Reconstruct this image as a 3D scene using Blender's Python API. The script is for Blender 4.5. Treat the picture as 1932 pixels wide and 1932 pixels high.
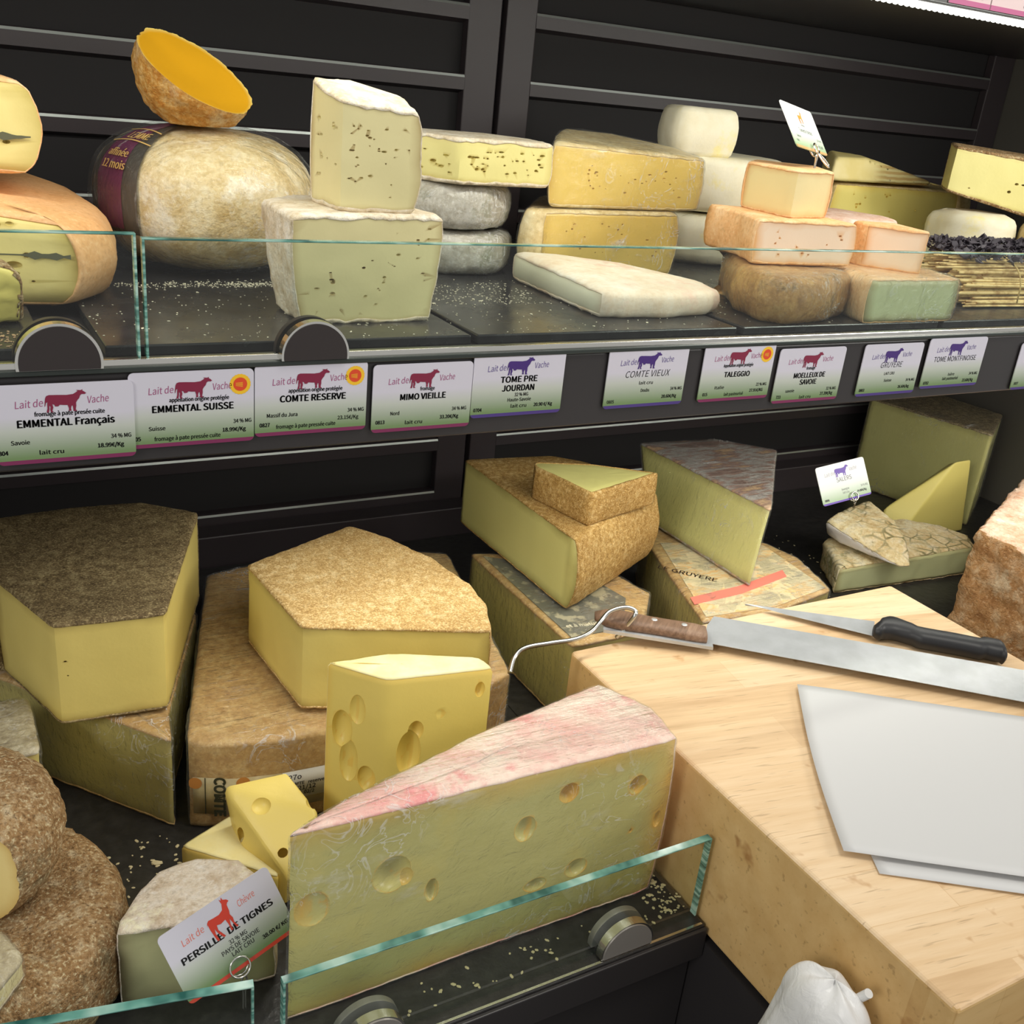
import bpy, bmesh, math, random
from mathutils import Vector, Matrix, noise
random.seed(7)
S = bpy.context.scene
for o in list(bpy.data.objects):
    bpy.data.objects.remove(o)
C = S.collection
R = math.radians

# ---------------------------------------------------------------- camera, world, lights
cam_d = bpy.data.cameras.new('camera')
cam = bpy.data.objects.new('camera', cam_d); C.objects.link(cam)
cam_d.sensor_width = 36.0
cam_d.lens = 36.0 * 1933.0 / 1932.0
cam_d.clip_start = 0.02
cam_d.clip_end = 50
cx_ = Vector((0.870935, -0.109301, 0.479089)); cd_ = Vector((-0.097214, 0.917357, 0.386013)); cy_ = Vector((-0.481687, -0.382766, 0.788332))
# camera axes in world space: right, up, backward
right = Vector((cx_.x, cy_.x, -cd_.x)); down = Vector((cx_.y, cy_.y, -cd_.y)); fwd = Vector((cx_.z, cy_.z, -cd_.z))
cam.matrix_world = Matrix(((right.x, -down.x, -fwd.x, 0), (right.y, -down.y, -fwd.y, 0), (right.z, -down.z, -fwd.z, 1.45), (0, 0, 0, 1)))
S.camera = cam

S.view_settings.view_transform = 'Standard'
S.view_settings.look = 'None'
S.view_settings.exposure = -0.28
S.view_settings.gamma = 1.0

w = bpy.data.worlds.new('shop_ambient'); S.world = w; w.use_nodes = True
bg = w.node_tree.nodes['Background']
bg.inputs[0].default_value = (1.0, 0.985, 0.95, 1); bg.inputs[1].default_value = 0.55

def area(name, loc, target, sx, sy, power, col):
    d = bpy.data.lights.new(name, 'AREA'); d.shape = 'RECTANGLE'; d.size = sx; d.size_y = sy
    d.energy = power; d.color = col
    o = bpy.data.objects.new(name, d); C.objects.link(o)
    o.location = loc
    o.rotation_euler = (Vector(target) - Vector(loc)).to_track_quat('-Z', 'Y').to_euler()
    return o
area('ceiling_light_main', (0.75, -0.05, 2.7), (0.5, 0.6, 0.95), 0.7, 0.5, 14, (1.0, 0.96, 0.87))
area('ceiling_light_side', (-1.5, -0.3, 2.1), (0.6, 0.8, 1.2), 0.6, 0.6, 16, (1.0, 0.97, 0.90))
area('fill_light_front', (2.1, -0.55, 1.95), (1.0, 0.9, 0.95), 0.7, 0.5, 16, (1.0, 0.97, 0.90))  # unseen fill lamp, added to brighten the cheeses at the back right

# ---------------------------------------------------------------- node helpers
class NT:
    def __init__(self, m):
        self.t = m.node_tree; self.n = self.t.nodes; self.l = self.t.links
    def node(self, typ, ins=None, **props):
        nd = self.n.new(typ)
        for k, v in props.items(): setattr(nd, k, v)
        for k, v in (ins or {}).items():
            self.put(nd.inputs[k], v)
        return nd
    def put(self, sock, v):
        if isinstance(v, bpy.types.NodeSocket): self.l.new(v, sock)
        elif isinstance(v, tuple) and len(v) == 3 and sock.type == 'RGBA': sock.default_value = (*v, 1)
        else: sock.default_value = v
    def coord(self): return self.node('ShaderNodeTexCoord').outputs['Object']
    def noise(self, scale, vec=None, detail=3.0, rough=0.55, dist=0.0):
        nd = self.node('ShaderNodeTexNoise', {'Scale': scale, 'Detail': detail, 'Roughness': rough, 'Distortion': dist, 'Vector': vec or self.coord()})
        return nd.outputs['Fac']
    def stretch(self, sc, rot=(0, 0, 0)):
        return self.node('ShaderNodeMapping', {'Vector': self.coord(), 'Scale': sc, 'Rotation': rot}).outputs[0]
    def ramp(self, fac, stops, interp='LINEAR'):
        nd = self.node('ShaderNodeValToRGB', {'Fac': fac}); cr = nd.color_ramp; cr.interpolation = interp
        while len(cr.elements) < len(stops): cr.elements.new(0.5)
        for e, (p, c) in zip(cr.elements, stops):
            e.position = p; e.color = (*c, 1) if len(c) == 3 else c
        return nd.outputs['Color']
    def mix(self, fac, a, b, blend='MIX'):
        nd = self.node('ShaderNodeMix', data_type='RGBA', blend_type=blend)
        self.put(nd.inputs[0], fac); self.put(nd.inputs[6], a); self.put(nd.inputs[7], b)
        return nd.outputs[2]
    def math(self, op, a, b=0.0, clamp=False):
        nd = self.node('ShaderNodeMath', operation=op, use_clamp=clamp)
        self.put(nd.inputs[0], a); self.put(nd.inputs[1], b)
        return nd.outputs[0]
    def mr(self, v, a, b, c=0.0, d=1.0):
        nd = self.node('ShaderNodeMapRange', {'Value': v, 'From Min': a, 'From Max': b, 'To Min': c, 'To Max': d})
        return nd.outputs[0]
    def bump(self, h, strength, dist=0.001):
        return self.node('ShaderNodeBump', {'Height': h, 'Strength': strength, 'Distance': dist}).outputs[0]

def mat(name):
    m = bpy.data.materials.new(name); m.use_nodes = True
    return m, NT(m), m.node_tree.nodes['Principled BSDF']

def lin(c):
    return tuple(((v / 255) / 12.92 if v / 255 <= 0.04045 else ((v / 255 + 0.055) / 1.055) ** 2.4) for v in c)

def flat(name, col, rough=0.5, metal=0.0, spec=0.5):
    m, t, b = mat(name)
    b.inputs['Base Color'].default_value = (*col, 1); b.inputs['Roughness'].default_value = rough
    b.inputs['Metallic'].default_value = metal; b.inputs['Specular IOR Level'].default_value = spec
    return m

def paste(name, col, edge, ew=0.008, var=0.10, rough=0.42, blotch=None, spots=None):
    """Cut cheese: inner colour running to a darker band under the rind (attribute rd = metres to the rind)."""
    m, t, b = mat(name)
    rd = t.node('ShaderNodeAttribute', attribute_name='rd').outputs['Fac']
    n1 = t.noise(22, detail=3)
    rdj = t.math('ADD', rd, t.mr(n1, 0.3, 0.7, -0.25 * ew, 0.25 * ew))
    c = t.mix(t.math('POWER', t.mr(rdj, 0.0, ew), 0.6), edge, col)
    c = t.mix(t.mr(t.noise(9, detail=2), 0.3, 0.7), c, t.mix(1.0, c, (1 - var, 1 - var * 1.1, 1 - var * 1.6), 'MULTIPLY'))
    if blotch: c = t.mix(t.mr(t.noise(14, detail=4), 0.55, 0.72), c, blotch)
    if spots:
        c = t.mix(t.mr(t.noise(160, detail=2), 0.66, 0.72), c, spots)
    b.inputs['Roughness'].default_value = rough
    b.inputs['Specular IOR Level'].default_value = 0.35
    t.put(b.inputs['Base Color'], c)
    t.put(b.inputs['Normal'], t.bump(t.noise(260, detail=4), 0.22, 0.0006))
    return m

def rind(name, c1, c2, c3, sc=60, bump=0.5, dist=0.0015, rough=0.7, big=9, patch=None, fine=260, fk=0.3, lines=None):
    """Natural rind: three blended tones, fine speckle, bumpy."""
    m, t, b = mat(name)
    n = t.noise(sc, detail=6, rough=0.68)
    c = t.ramp(n, [(0.32, c1), (0.5, c2), (0.68, c3)])
    c = t.mix(t.mr(t.noise(big, detail=3), 0.38, 0.62), c, t.mix(0.55, c, c1))
    if patch: c = t.mix(t.mr(t.noise(big * 2.3, detail=5, rough=0.7), 0.55, 0.66), c, patch)
    sp = t.noise(fine, detail=3, rough=0.6)
    c = t.mix(t.mr(sp, 0.54, 0.70, 0, fk), c, tuple(v * 0.45 for v in c1))
    c = t.mix(t.mr(sp, 0.30, 0.46, fk, 0), c, tuple(min(1, v * 1.25) for v in c3))
    if lines:
        vo = t.node('ShaderNodeTexVoronoi', {'Vector': t.coord(), 'Scale': 42.0}, feature='DISTANCE_TO_EDGE').outputs['Distance']
        c = t.mix(t.math('MULTIPLY', t.mr(vo, 0.02, 0.07, 0.8, 0.0), t.mr(t.noise(14, detail=2), 0.42, 0.56)), c, lines)
    t.put(b.inputs['Base Color'], c)
    b.inputs['Roughness'].default_value = rough; b.inputs['Specular IOR Level'].default_value = 0.25
    h = t.math('ADD', t.noise(sc * 1.6, detail=6, rough=0.7), t.math('MULTIPLY', sp, 0.6))
    t.put(b.inputs['Normal'], t.bump(h, bump, dist))
    return m

def wrapmat(name, tint=(0.97, 0.98, 0.98), glint_streak=0.25, rot=(0.4, 0.3, 0.5), film=0.04):
    """Cling film: clear, with glossy wrinkles and white streaks and ridge lines painted in as glints."""
    m = bpy.data.materials.new(name); m.use_nodes = True
    t = NT(m); t.n.clear()
    out = t.node('ShaderNodeOutputMaterial')
    v = t.stretch((14, 160, 40), rot)
    wr = t.noise(1.0, v, detail=4, rough=0.6)
    crk = t.noise(75, detail=5, rough=0.65, dist=1.0)
    h = t.math('ADD', wr, t.math('MULTIPLY', crk, 0.7))
    nrm = t.bump(h, 0.9, 0.004)
    tr = t.node('ShaderNodeBsdfTransparent', {'Color': tint})
    gl = t.node('ShaderNodeBsdfGlossy', {'Color': (1, 1, 1), 'Roughness': 0.12, 'Normal': nrm})
    fr = t.node('ShaderNodeFresnel', {'IOR': 1.45, 'Normal': nrm})
    a = t.node('ShaderNodeMixShader'); t.put(a.inputs[0], t.math('MULTIPLY', fr.outputs[0], t.math('SUBTRACT', 1.0, t.node('ShaderNodeNewGeometry').outputs['Backfacing']))); t.l.new(tr.outputs[0], a.inputs[1]); t.l.new(gl.outputs[0], a.inputs[2])
    df = t.node('ShaderNodeBsdfDiffuse', {'Color': (0.8, 0.8, 0.78)})
    st = t.math('MULTIPLY', t.mr(t.noise(1.0, v, detail=5, rough=0.7), 0.58, 0.72), t.mr(t.noise(12, detail=2), 0.45, 0.65))  # white streaks: highlights on the film put into its colour
    rg_ = t.noise(26, detail=3, rough=0.6, dist=1.5)
    glint_ridge = t.mr(t.math('ABSOLUTE', t.math('SUBTRACT', rg_, 0.5)), 0.0, 0.016, 1.0, 0.0)  # thin white lines painted as glints along the crinkles
    glint_ridge = t.math('MULTIPLY', glint_ridge, t.mr(t.noise(9, detail=2), 0.48, 0.62))
    f = t.math('ADD', t.math('ADD', t.math('MULTIPLY', st, glint_streak), film), t.math('MULTIPLY', glint_ridge, 0.45), clamp=True)
    c = t.node('ShaderNodeMixShader'); t.put(c.inputs[0], f); t.l.new(a.outputs[0], c.inputs[1]); t.l.new(df.outputs[0], c.inputs[2])
    t.l.new(c.outputs[0], out.inputs[0])
    return m

# ---------------------------------------------------------------- materials
L = lin
BLACK = flat('black_lacquer', (0.030, 0.027, 0.028), 0.34, spec=0.45)
m, t, b = mat('black_louvre'); LOUVRE = m
b.inputs['Base Color'].default_value = (0.044, 0.034, 0.038, 1); b.inputs['Roughness'].default_value = 0.42
t.put(b.inputs['Normal'], t.bump(t.noise(900, detail=2), 0.15, 0.0003))
WALLBLK = flat('black_wall_panel', (0.026, 0.024, 0.025), 0.7, spec=0.2)
LIP_SHINE = flat('slat_lip_highlight', (0.45, 0.48, 0.46), 0.35, 0.8)  # paler metal stands in for the light caught along each slat
SIDEW = flat('grey_side_panel', (0.10, 0.092, 0.078), 0.6)
m, t, b = mat('dark_slate_tile'); SLATE = m
t.put(b.inputs['Base Color'], t.ramp(t.noise(35, detail=5), [(0.35, (0.020, 0.019, 0.021)), (0.7, (0.040, 0.038, 0.040))]))
t.put(b.inputs['Roughness'], t.mr(t.noise(30, detail=4), 0.3, 0.7, 0.14, 0.34))
t.put(b.inputs['Normal'], t.bump(t.noise(60, detail=5), 0.12, 0.001))
m, t, b = mat('black_counter_stone'); COUNTER = m
t.put(b.inputs['Base Color'], t.ramp(t.noise(90, detail=5), [(0.4, (0.020, 0.019, 0.019)), (0.75, (0.040, 0.038, 0.036))]))
b.inputs['Roughness'].default_value = 0.3
t.put(b.inputs['Normal'], t.bump(t.noise(110, detail=5), 0.35, 0.0015))
STEEL = flat('brushed_steel', (0.50, 0.50, 0.47), 0.25, 1.0)
RAILM = flat('dark_aluminium_rail', (0.055, 0.065, 0.06), 0.30, 0.6)
CHROME = flat('chrome', (0.75, 0.74, 0.70), 0.16, 1.0)
DISC = flat('dark_clamp_face', (0.035, 0.028, 0.028), 0.42, 0.2)
PINK = flat('pink_print', L((196, 82, 140)), 0.4)

m = bpy.data.materials.new('clear_glass'); m.use_nodes = True; GLASS = m
t = NT(m); t.n.clear(); out = t.node('ShaderNodeOutputMaterial')
tr = t.node('ShaderNodeBsdfTransparent', {'Color': (0.93, 0.965, 0.945)}); gl = t.node('ShaderNodeBsdfGlossy', {'Color': (1, 1, 1), 'Roughness': 0.02})
fr = t.node('ShaderNodeFresnel', {'IOR': 1.5}); bf = t.node('ShaderNodeNewGeometry').outputs['Backfacing']; mx = t.node('ShaderNodeMixShader')
t.put(mx.inputs[0], t.math('MULTIPLY', fr.outputs[0], t.math('SUBTRACT', 1.0, bf))); t.l.new(tr.outputs[0], mx.inputs[1]); t.l.new(gl.outputs[0], mx.inputs[2]); t.l.new(mx.outputs[0], out.inputs[0])
m, t, b = mat('green_glass_edge'); GEDGE = m
t.put(b.inputs['Base Color'], t.ramp(t.noise(1.0, t.stretch((26, 26, 200)), detail=3), [(0.38, L((44, 92, 86))), (0.5, L((104, 158, 146))), (0.62, L((176, 208, 196)))]))
b.inputs['Roughness'].default_value = 0.15; b.inputs['Specular IOR Level'].default_value = 0.8

def wood(name, c1, c2, c3, grain_rot, streakscale, dark=None):
    m, t, b = mat(name)
    co = t.coord()
    mp = t.node('ShaderNodeMapping', {'Vector': co, 'Rotation': grain_rot}).outputs[0]
    br = t.node('ShaderNodeTexBrick', {'Vector': mp, 'Color1': (0.25, 0.25, 0.25), 'Color2': (0.85, 0.85, 0.85), 'Mortar': (0.4, 0.4, 0.4), 'Scale': 1.0, 'Mortar Size': 0.0004, 'Bias': 0.0, 'Brick Width': 0.30, 'Row Height': 0.045}, offset=0.37)
    fib = t.noise(1.0, t.node('ShaderNodeMapping', {'Vector': mp, 'Scale': streakscale}).outputs[0], detail=5, rough=0.6)
    f = t.math('ADD', t.math('MULTIPLY', br.outputs['Color'], 0.45), t.math('MULTIPLY', fib, 0.55))
    c = t.ramp(f, [(0.3, c1), (0.52, c2), (0.75, c3)])
    fl = t.noise(1.0, t.node('ShaderNodeMapping', {'Vector': mp, 'Scale': tuple(3.2 * s for s in streakscale)}).outputs[0], detail=2)
    c = t.mix(t.mr(fl, 0.62, 0.72, 0, 0.5), c, tuple(v * 0.6 for v in c1))
    if dark: c = t.mix(t.mr(t.noise(34, detail=3), 0.66, 0.74, 0, 0.7), c, dark)
    t.put(b.inputs['Base Color'], c); b.inputs['Roughness'].default_value = 0.48; b.inputs['Specular IOR Level'].default_value = 0.3
    t.put(b.inputs['Normal'], t.bump(fib, 0.12, 0.0006))
    return m
WOOD = wood('beech_block', L((205, 170, 128)), L((226, 194, 152)), L((240, 214, 178)), (0, 0, R(9)), (9, 130, 60), L((176, 126, 74)))
WOODSIDE = wood('beech_block_end_grain', L((186, 146, 92)), L((204, 166, 108)), L((216, 182, 126)), (R(90), R(4), R(90)), (60, 6, 60), L((150, 100, 52)))
HWOOD = wood('worn_rosewood', L((92, 70, 54)), L((134, 106, 86)), L((172, 144, 120)), (0, 0, R(-39.7)), (20, 300, 300))

PASTE = {}
def P_(k, *a, **kw): PASTE[k] = paste('paste_' + k, *a, **kw)
P_('comte', L((222, 203, 120)), L((172, 150, 84)), 0.010)
P_('comte_wrapped', L((196, 182, 108)), L((150, 134, 80)), 0.012)
P_('gruyere', L((212, 206, 132)), L((150, 138, 78)), 0.012)
P_('tomme', L((226, 216, 164)), L((186, 168, 118)), 0.006, var=0.06)
P_('tomme_yellow', L((236, 226, 154)), L((206, 188, 112)), 0.007)
P_('gold', L((232, 200, 104)), L((222, 186, 96)), 0.010, rough=0.25)
P_('brie', L((240, 238, 214)), L((226, 214, 190)), 0.006, var=0.05)
P_('emmental', L((240, 216, 120)), L((238, 204, 104)), 0.006, var=0.06, rough=0.36)
P_('emmental_wrapped', L((200, 192, 124)), L((222, 180, 88)), 0.022, var=0.10, rough=0.3, blotch=L((206, 190, 110)))
P_('taleggio', L((242, 220, 196)), L((228, 178, 124)), 0.008, var=0.05)
P_('cube', L((240, 224, 170)), L((230, 186, 128)), 0.007, var=0.05)
P_('pale_green', L((206, 210, 162)), L((176, 160, 110)), 0.010)
P_('morbier', L((236, 220, 150)), L((196, 176, 100)), 0.012)
P_('yellow', L((238, 222, 130)), L((226, 198, 96)), 0.010)
P_('persille', L((196, 196, 150)), L((140, 134, 104)), 0.016, blotch=L((164, 168, 120)))
P_('tomme_brown', L((236, 214, 146)), L((214, 180, 108)), 0.008)
P_('white_mould', L((232, 224, 222)), L((206, 196, 160)), 0.006, blotch=L((226, 208, 140)))
P_('mimolette', L((236, 174, 34)), L((250, 226, 130)), 0.0035, var=0.04, rough=0.35)

RIND = {}
def R_(k, *a, **kw): RIND[k] = rind('rind_' + k, *a, **kw)
R_('comte_dark', L((92, 76, 52)), L((138, 118, 82)), L((186, 168, 124)), 150, 0.7, fine=620, fk=0.8)
R_('comte_gold', L((172, 134, 76)), L((204, 168, 108)), L((232, 210, 160)), 170, 0.7, fine=700, fk=0.75)
R_('comte_side', L((176, 134, 74)), L((200, 162, 100)), L((218, 188, 130)), 90, 0.5)
R_('basket', L((140, 102, 46)), L((190, 150, 82)), L((232, 204, 146)), 200, 0.9, fine=800, fk=0.75)
R_('tomme_white', L((206, 186, 150)), L((238, 226, 202)), L((248, 242, 228)), 60, 0.8, 0.002)
R_('tomme_grey', L((150, 134, 104)), L((196, 182, 148)), L((226, 216, 190)), 60, 0.9, 0.002)
R_('gold', L((206, 176, 112)), L((222, 200, 146)), L((236, 222, 180)), 40, 0.4)
R_('white_wheel', L((150, 140, 116)), L((206, 200, 188)), L((236, 234, 228)), 45, 0.5, patch=L((128, 128, 96)))
R_('brie', L((232, 206, 176)), L((246, 232, 212)), L((250, 246, 236)), 30, 0.35, patch=L((238, 206, 184)), fk=0.12)
R_('cream', L((232, 222, 190)), L((242, 236, 212)), L((246, 242, 226)), 16, 0.2, patch=L((240, 228, 168)), fk=0.06)
R_('orange', L((226, 168, 112)), L((238, 194, 142)), L((246, 216, 176)), 30, 0.4)
R_('morbier', L((222, 164, 106)), L((234, 186, 132)), L((244, 208, 164)), 18, 0.25, rough=0.5)
R_('brown_wheel', L((150, 104, 52)), L((190, 142, 78)), L((216, 176, 112)), 40, 0.5, patch=L((120, 92, 52)))
R_('pink', L((214, 166, 134)), L((236, 204, 186)), L((246, 226, 216)), 50, 0.6)
R_('crusty', L((148, 110, 70)), L((200, 160, 110)), L((240, 218, 178)), 110, 1.0, 0.005, patch=L((150, 134, 100)), fine=420, fk=0.8)
R_('persille', L((196, 174, 146)), L((234, 222, 204)), L((246, 240, 230)), 70, 0.9, 0.003, patch=L((246, 240, 206)))
R_('emmental_pink', L((232, 168, 158)), L((244, 214, 196)), L((248, 236, 216)), 26, 0.3, patch=L((236, 150, 146)), rough=0.4, fk=0.15)
R_('emmental_cream', L((244, 226, 150)), L((248, 236, 176)), L((250, 244, 206)), 14, 0.12, rough=0.4, fk=0.05)
R_('rock', L((150, 104, 62)), L((190, 146, 98)), L((226, 200, 164)), 38, 0.9, 0.004, patch=L((206, 186, 156)))
R_('rock_top', L((214, 158, 122)), L((238, 206, 178)), L((248, 234, 218)), 40, 0.9, 0.004)
R_('bloomy', L((206, 172, 116)), L((236, 218, 170)), L((248, 240, 216)), 45, 0.8, 0.003, patch=L((146, 138, 90)), lines=L((110, 104, 62)))
R_('mimolette', L((190, 122, 44)), L((222, 170, 88)), L((242, 214, 152)), 140, 1.0, 0.004, patch=L((232, 206, 160)))
R_('mimolette_pale', L((196, 166, 106)), L((224, 202, 152)), L((240, 228, 196)), 50, 0.7, 0.002, patch=L((240, 230, 206)))
R_('ridged', L((228, 200, 124)), L((240, 220, 150)), L((246, 234, 184)), 22, 0.3, fk=0.12)

WRAP = wrapmat('cling_film', glint_streak=0.5)
WRAPB = wrapmat('cling_film_creased', glint_streak=0.8, rot=(0.2, 0.1, 0.9), film=0.02)
WRAP2 = wrapmat('cling_film_white', glint_streak=0.75, rot=(0.1, 0.2, 1.1), film=0.10)
WRAP3 = wrapmat('cling_film_tight', glint_streak=0.45, rot=(0.9, 0.2, 0.2), film=0.03)

# ---------------------------------------------------------------- object helpers
def tag(o, label, cat, group=None, kind=None):
    o['label'] = label; o['category'] = cat
    if group: o['group'] = group
    if kind: o['kind'] = kind
    return o
def empty(name, loc):
    o = bpy.data.objects.new(name, None); C.objects.link(o); o.location = loc; o.empty_display_size = 0.02
    return o
def mobj(name, me, m, parent=None, smooth=False):
    o = bpy.data.objects.new(name, me); C.objects.link(o)
    for mm in (m if isinstance(m, (list, tuple)) else [m]): me.materials.append(mm)
    if smooth:
        for p in me.polygons: p.use_smooth = True
    if parent: o.parent = parent
    return o
def bm_obj(name, bm, m, parent=None, smooth=False, normals=True):
    if normals: bmesh.ops.recalc_face_normals(bm, faces=bm.faces)
    me = bpy.data.meshes.new(name); bm.to_mesh(me); bm.free()
    return mobj(name, me, m, parent, smooth)
def add_box(bm, lo, hi, bev=0.0, mi=0, M=None):
    vs = [bm.verts.new((x, y, z)) for x in (lo[0], hi[0]) for y in (lo[1], hi[1]) for z in (lo[2], hi[2])]
    fs = [bm.faces.new([vs[i] for i in q]) for q in ((0, 1, 3, 2), (4, 6, 7, 5), (0, 4, 5, 1), (2, 3, 7, 6), (0, 2, 6, 4), (1, 5, 7, 3))]
    for f in fs: f.material_index = mi
    if bev:
        es = list({e for f in fs for e in f.edges})
        bmesh.ops.bevel(bm, geom=es, offset=bev, segments=2, affect='EDGES', profile=0.5)
    return vs
def box(name, lo, hi, m, parent=None, bev=0.0):
    bm = bmesh.new(); add_box(bm, lo, hi, bev)
    return bm_obj(name, bm, m, parent)
def add_tube(bm, pts, r, seg=10, closed=False):
    pts = [Vector(p) for p in pts]; n = len(pts); rings = []
    prev = None
    for i, p in enumerate(pts):
        a = pts[(i - 1) % n] if (closed or i > 0) else p; c = pts[(i + 1) % n] if (closed or i < n - 1) else p
        tdir = (c - a).normalized()
        if prev is None: u = tdir.orthogonal().normalized()
        else: u = (prev - tdir * prev.dot(tdir)).normalized()
        prev = u; v = tdir.cross(u)
        rr = r[i] if isinstance(r, (list, tuple)) else r
        rings.append([bm.verts.new(p + (u * math.cos(2 * math.pi * k / seg) + v * math.sin(2 * math.pi * k / seg)) * rr) for k in range(seg)])
    m_ = n if closed else n - 1
    for i in range(m_):
        A_, B_ = rings[i], rings[(i + 1) % n]
        for k in range(seg): bm.faces.new((A_[k], A_[(k + 1) % seg], B_[(k + 1) % seg], B_[k]))
    if not closed:
        bm.faces.new(rings[0][::-1]); bm.faces.new(rings[-1])
def spline(pts, n=8):
    """Catmull-Rom through pts."""
    P = [Vector(p) for p in pts]; out = []
    for i in range(len(P) - 1):
        p0 = P[max(i - 1, 0)]; p1 = P[i]; p2 = P[i + 1]; p3 = P[min(i + 2, len(P) - 1)]
        for k in range(n):
            s = k / n
            out.append(0.5 * ((2 * p1) + (p2 - p0) * s + (2 * p0 - 5 * p1 + 4 * p2 - p3) * s * s + (3 * p1 - p0 - 3 * p2 + p3) * s ** 3))
    out.append(P[-1]); return out
def nz(p, f, seed=0.0): return noise.noise(Vector((p[0] * f + seed, p[1] * f - seed, p[2] * f + 2 * seed)))
def plane3(q):
    a, b_, c_ = (Vector(p) for p in q); n = (b_ - a).cross(c_ - a)
    return lambda x, y: a.z - (n.x * (x - a.x) + n.y * (y - a.y)) / n.z

def arc(c, r, a0, a1, n):
    return [(c[0] + r * math.cos(R(a0 + (a1 - a0) * i / n)), c[1] + r * math.sin(R(a0 + (a1 - a0) * i / n))) for i in range(n + 1)]

_seed = [0]
def wedge(name, label, pts, e, z0, z1, pm, rm, group=None, cat='cheese', bulge=0.0, rr=0.003, rt=0.003, amp=0.0006, jag=0.0012, taper=0.0,
          wrap=None, cap=None, ds=0.006, holes=None, hole_mat=None, dome=0.0, shell=0.0009, bot=None, wamp=0.0022, cbulge=0.0):
    """A cut piece of cheese. pts: outline seen from above; e: per edge 'c' cut face or 'r' rind; z0/z1 numbers or planes (3 points)."""
    _seed[0] += 1; sd = _seed[0] * 3.17
    pts = [Vector((p[0], p[1])) for p in pts]; e = list(e)
    bot = [Vector((p[0], p[1])) for p in bot] if bot else None
    ar = sum(pts[i].x * pts[(i + 1) % len(pts)].y - pts[(i + 1) % len(pts)].x * pts[i].y for i in range(len(pts)))
    if ar < 0:
        pts = pts[::-1]; e = e[::-1]; e = e[1:] + e[:1]
        if bot: bot = bot[::-1]
    n = len(pts)
    Z0 = plane3(z0) if not isinstance(z0, (int, float)) else (lambda x, y: z0)
    Z1 = plane3(z1) if not isinstance(z1, (int, float)) else (lambda x, y: z1)
    cen = sum(pts, Vector((0, 0))) / n
    # resample the outline, with small rounded corners
    prof = []; mit = []   # (point, normal dir, edge type, bottom point)
    for i in range(n):
        a, b_ = pts[i], pts[(i + 1) % n]
        p_, q_ = pts[i - 1], pts[(i + 2) % n]
        d = b_ - a; ln = d.length; dn = d / ln; nor = Vector((dn.y, -dn.x))
        pe, ne = e[i - 1], e[(i + 1) % n]
        k = max(2, int(round(ln / ds)))
        for j in range(k):
            s = j / k
            if j and rr > 0.002 and ln > 6 * rr and min(s, 1 - s) * ln < 1.8 * rr: continue
            pt = a + d * s; nn = nor.copy()
            if j == 0:
                pd = (a - p_).normalized(); pn = Vector((pd.y, -pd.x))
                if e[i] == 'r' and pe == 'c': nn = -Vector((0, 0)) + pd
                elif e[i] == 'c' and pe == 'r': nn = -dn
                else: nn = (nor + pn).normalized()
                if e[i] == 'c' and pe == 'c' or e[i] != pe:
                    turn = pd.cross(dn)
                    if turn > 0.3: pt = pt + (dn - pd).normalized() * 0.0012
            ty = e[i]
            mv = nor.copy()
            if j == 0:
                pd = (a - p_).normalized(); pn = Vector((pd.y, -pd.x)); mv = (pn + nor) / max(0.35, 1 + pn.dot(nor))
            mit.append(mv)
            bl = 1.0 if (e[i] == 'r' or (j == 0 and pe == 'r')) else 0.0
            bp = (bot[i] + (bot[(i + 1) % n] - bot[i]) * s) if bot else None
            prof.append((pt, nn, ty, bl, bp))
    N = len(prof)
    hmid = Z1(cen.x, cen.y) - Z0(cen.x, cen.y)
    nv = max(4, int(round(hmid / ds)))
    rfr = min(0.45, rr / hmid); tfr = min(0.3, rt / hmid)
    vs = sorted(set([0.0, rfr * 0.3, tfr if tfr > rfr * 0.5 else rfr, rfr] + [i / nv for i in range(1, nv)] + [1 - rfr, 1 - (tfr if tfr > rfr * 0.5 else rfr), 1 - rfr * 0.3, 1.0]))
    v2 = [vs[0]]
    for v in vs[1:]:
        if v - v2[-1] > 0.004: v2.append(v)
    v2[-1] = 1.0; vs = v2
    def pos(i, v):
        pt, nn, ty, bl, bp = prof[i]
        base = bp.lerp(pt, v) if bp is not None else pt
        q = cen + (base - cen) * (1 - taper * (1 - v))
        off = 0.0
        if v < rfr: off = -rr * (1 - math.sqrt(max(0, 1 - ((rfr - v) / rfr) ** 2)))
        elif v > 1 - rfr: off = -rr * (1 - math.sqrt(max(0, 1 - ((v - 1 + rfr) / rfr) ** 2)))
        bu = bulge * bl * math.sin(math.pi * v) ** 0.8 if 0 < v < 1 else 0.0
        bu += cbulge * (math.sin(math.pi * v) if not bl else 0)
        q = q + mit[i] * off + nn * bu
        z = Z0(q.x, q.y) * (1 - v) + Z1(q.x, q.y) * v
        P3 = Vector((q.x, q.y, z))
        am = amp * (1.5 if ty == 'r' else 0.7)
        dsp = (nz(P3, 60, sd) * 0.6 + nz(P3, 190, sd) * 0.4) * am * 2
        P3.x += nn.x * dsp; P3.y += nn.y * dsp
        if 0 < v < 0.25 or 0.75 < v < 1: P3.z += nz(P3, 130, sd + 9) * jag
        return P3
    root = empty(name, (cen.x, cen.y, Z0(cen.x, cen.y)))
    tag(root, label, cat, group)
    org = Vector(root.location)
    bm = bmesh.new(); lay = bm.verts.layers.float.new('rd')
    grid = [[None] * N for _ in vs]
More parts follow.
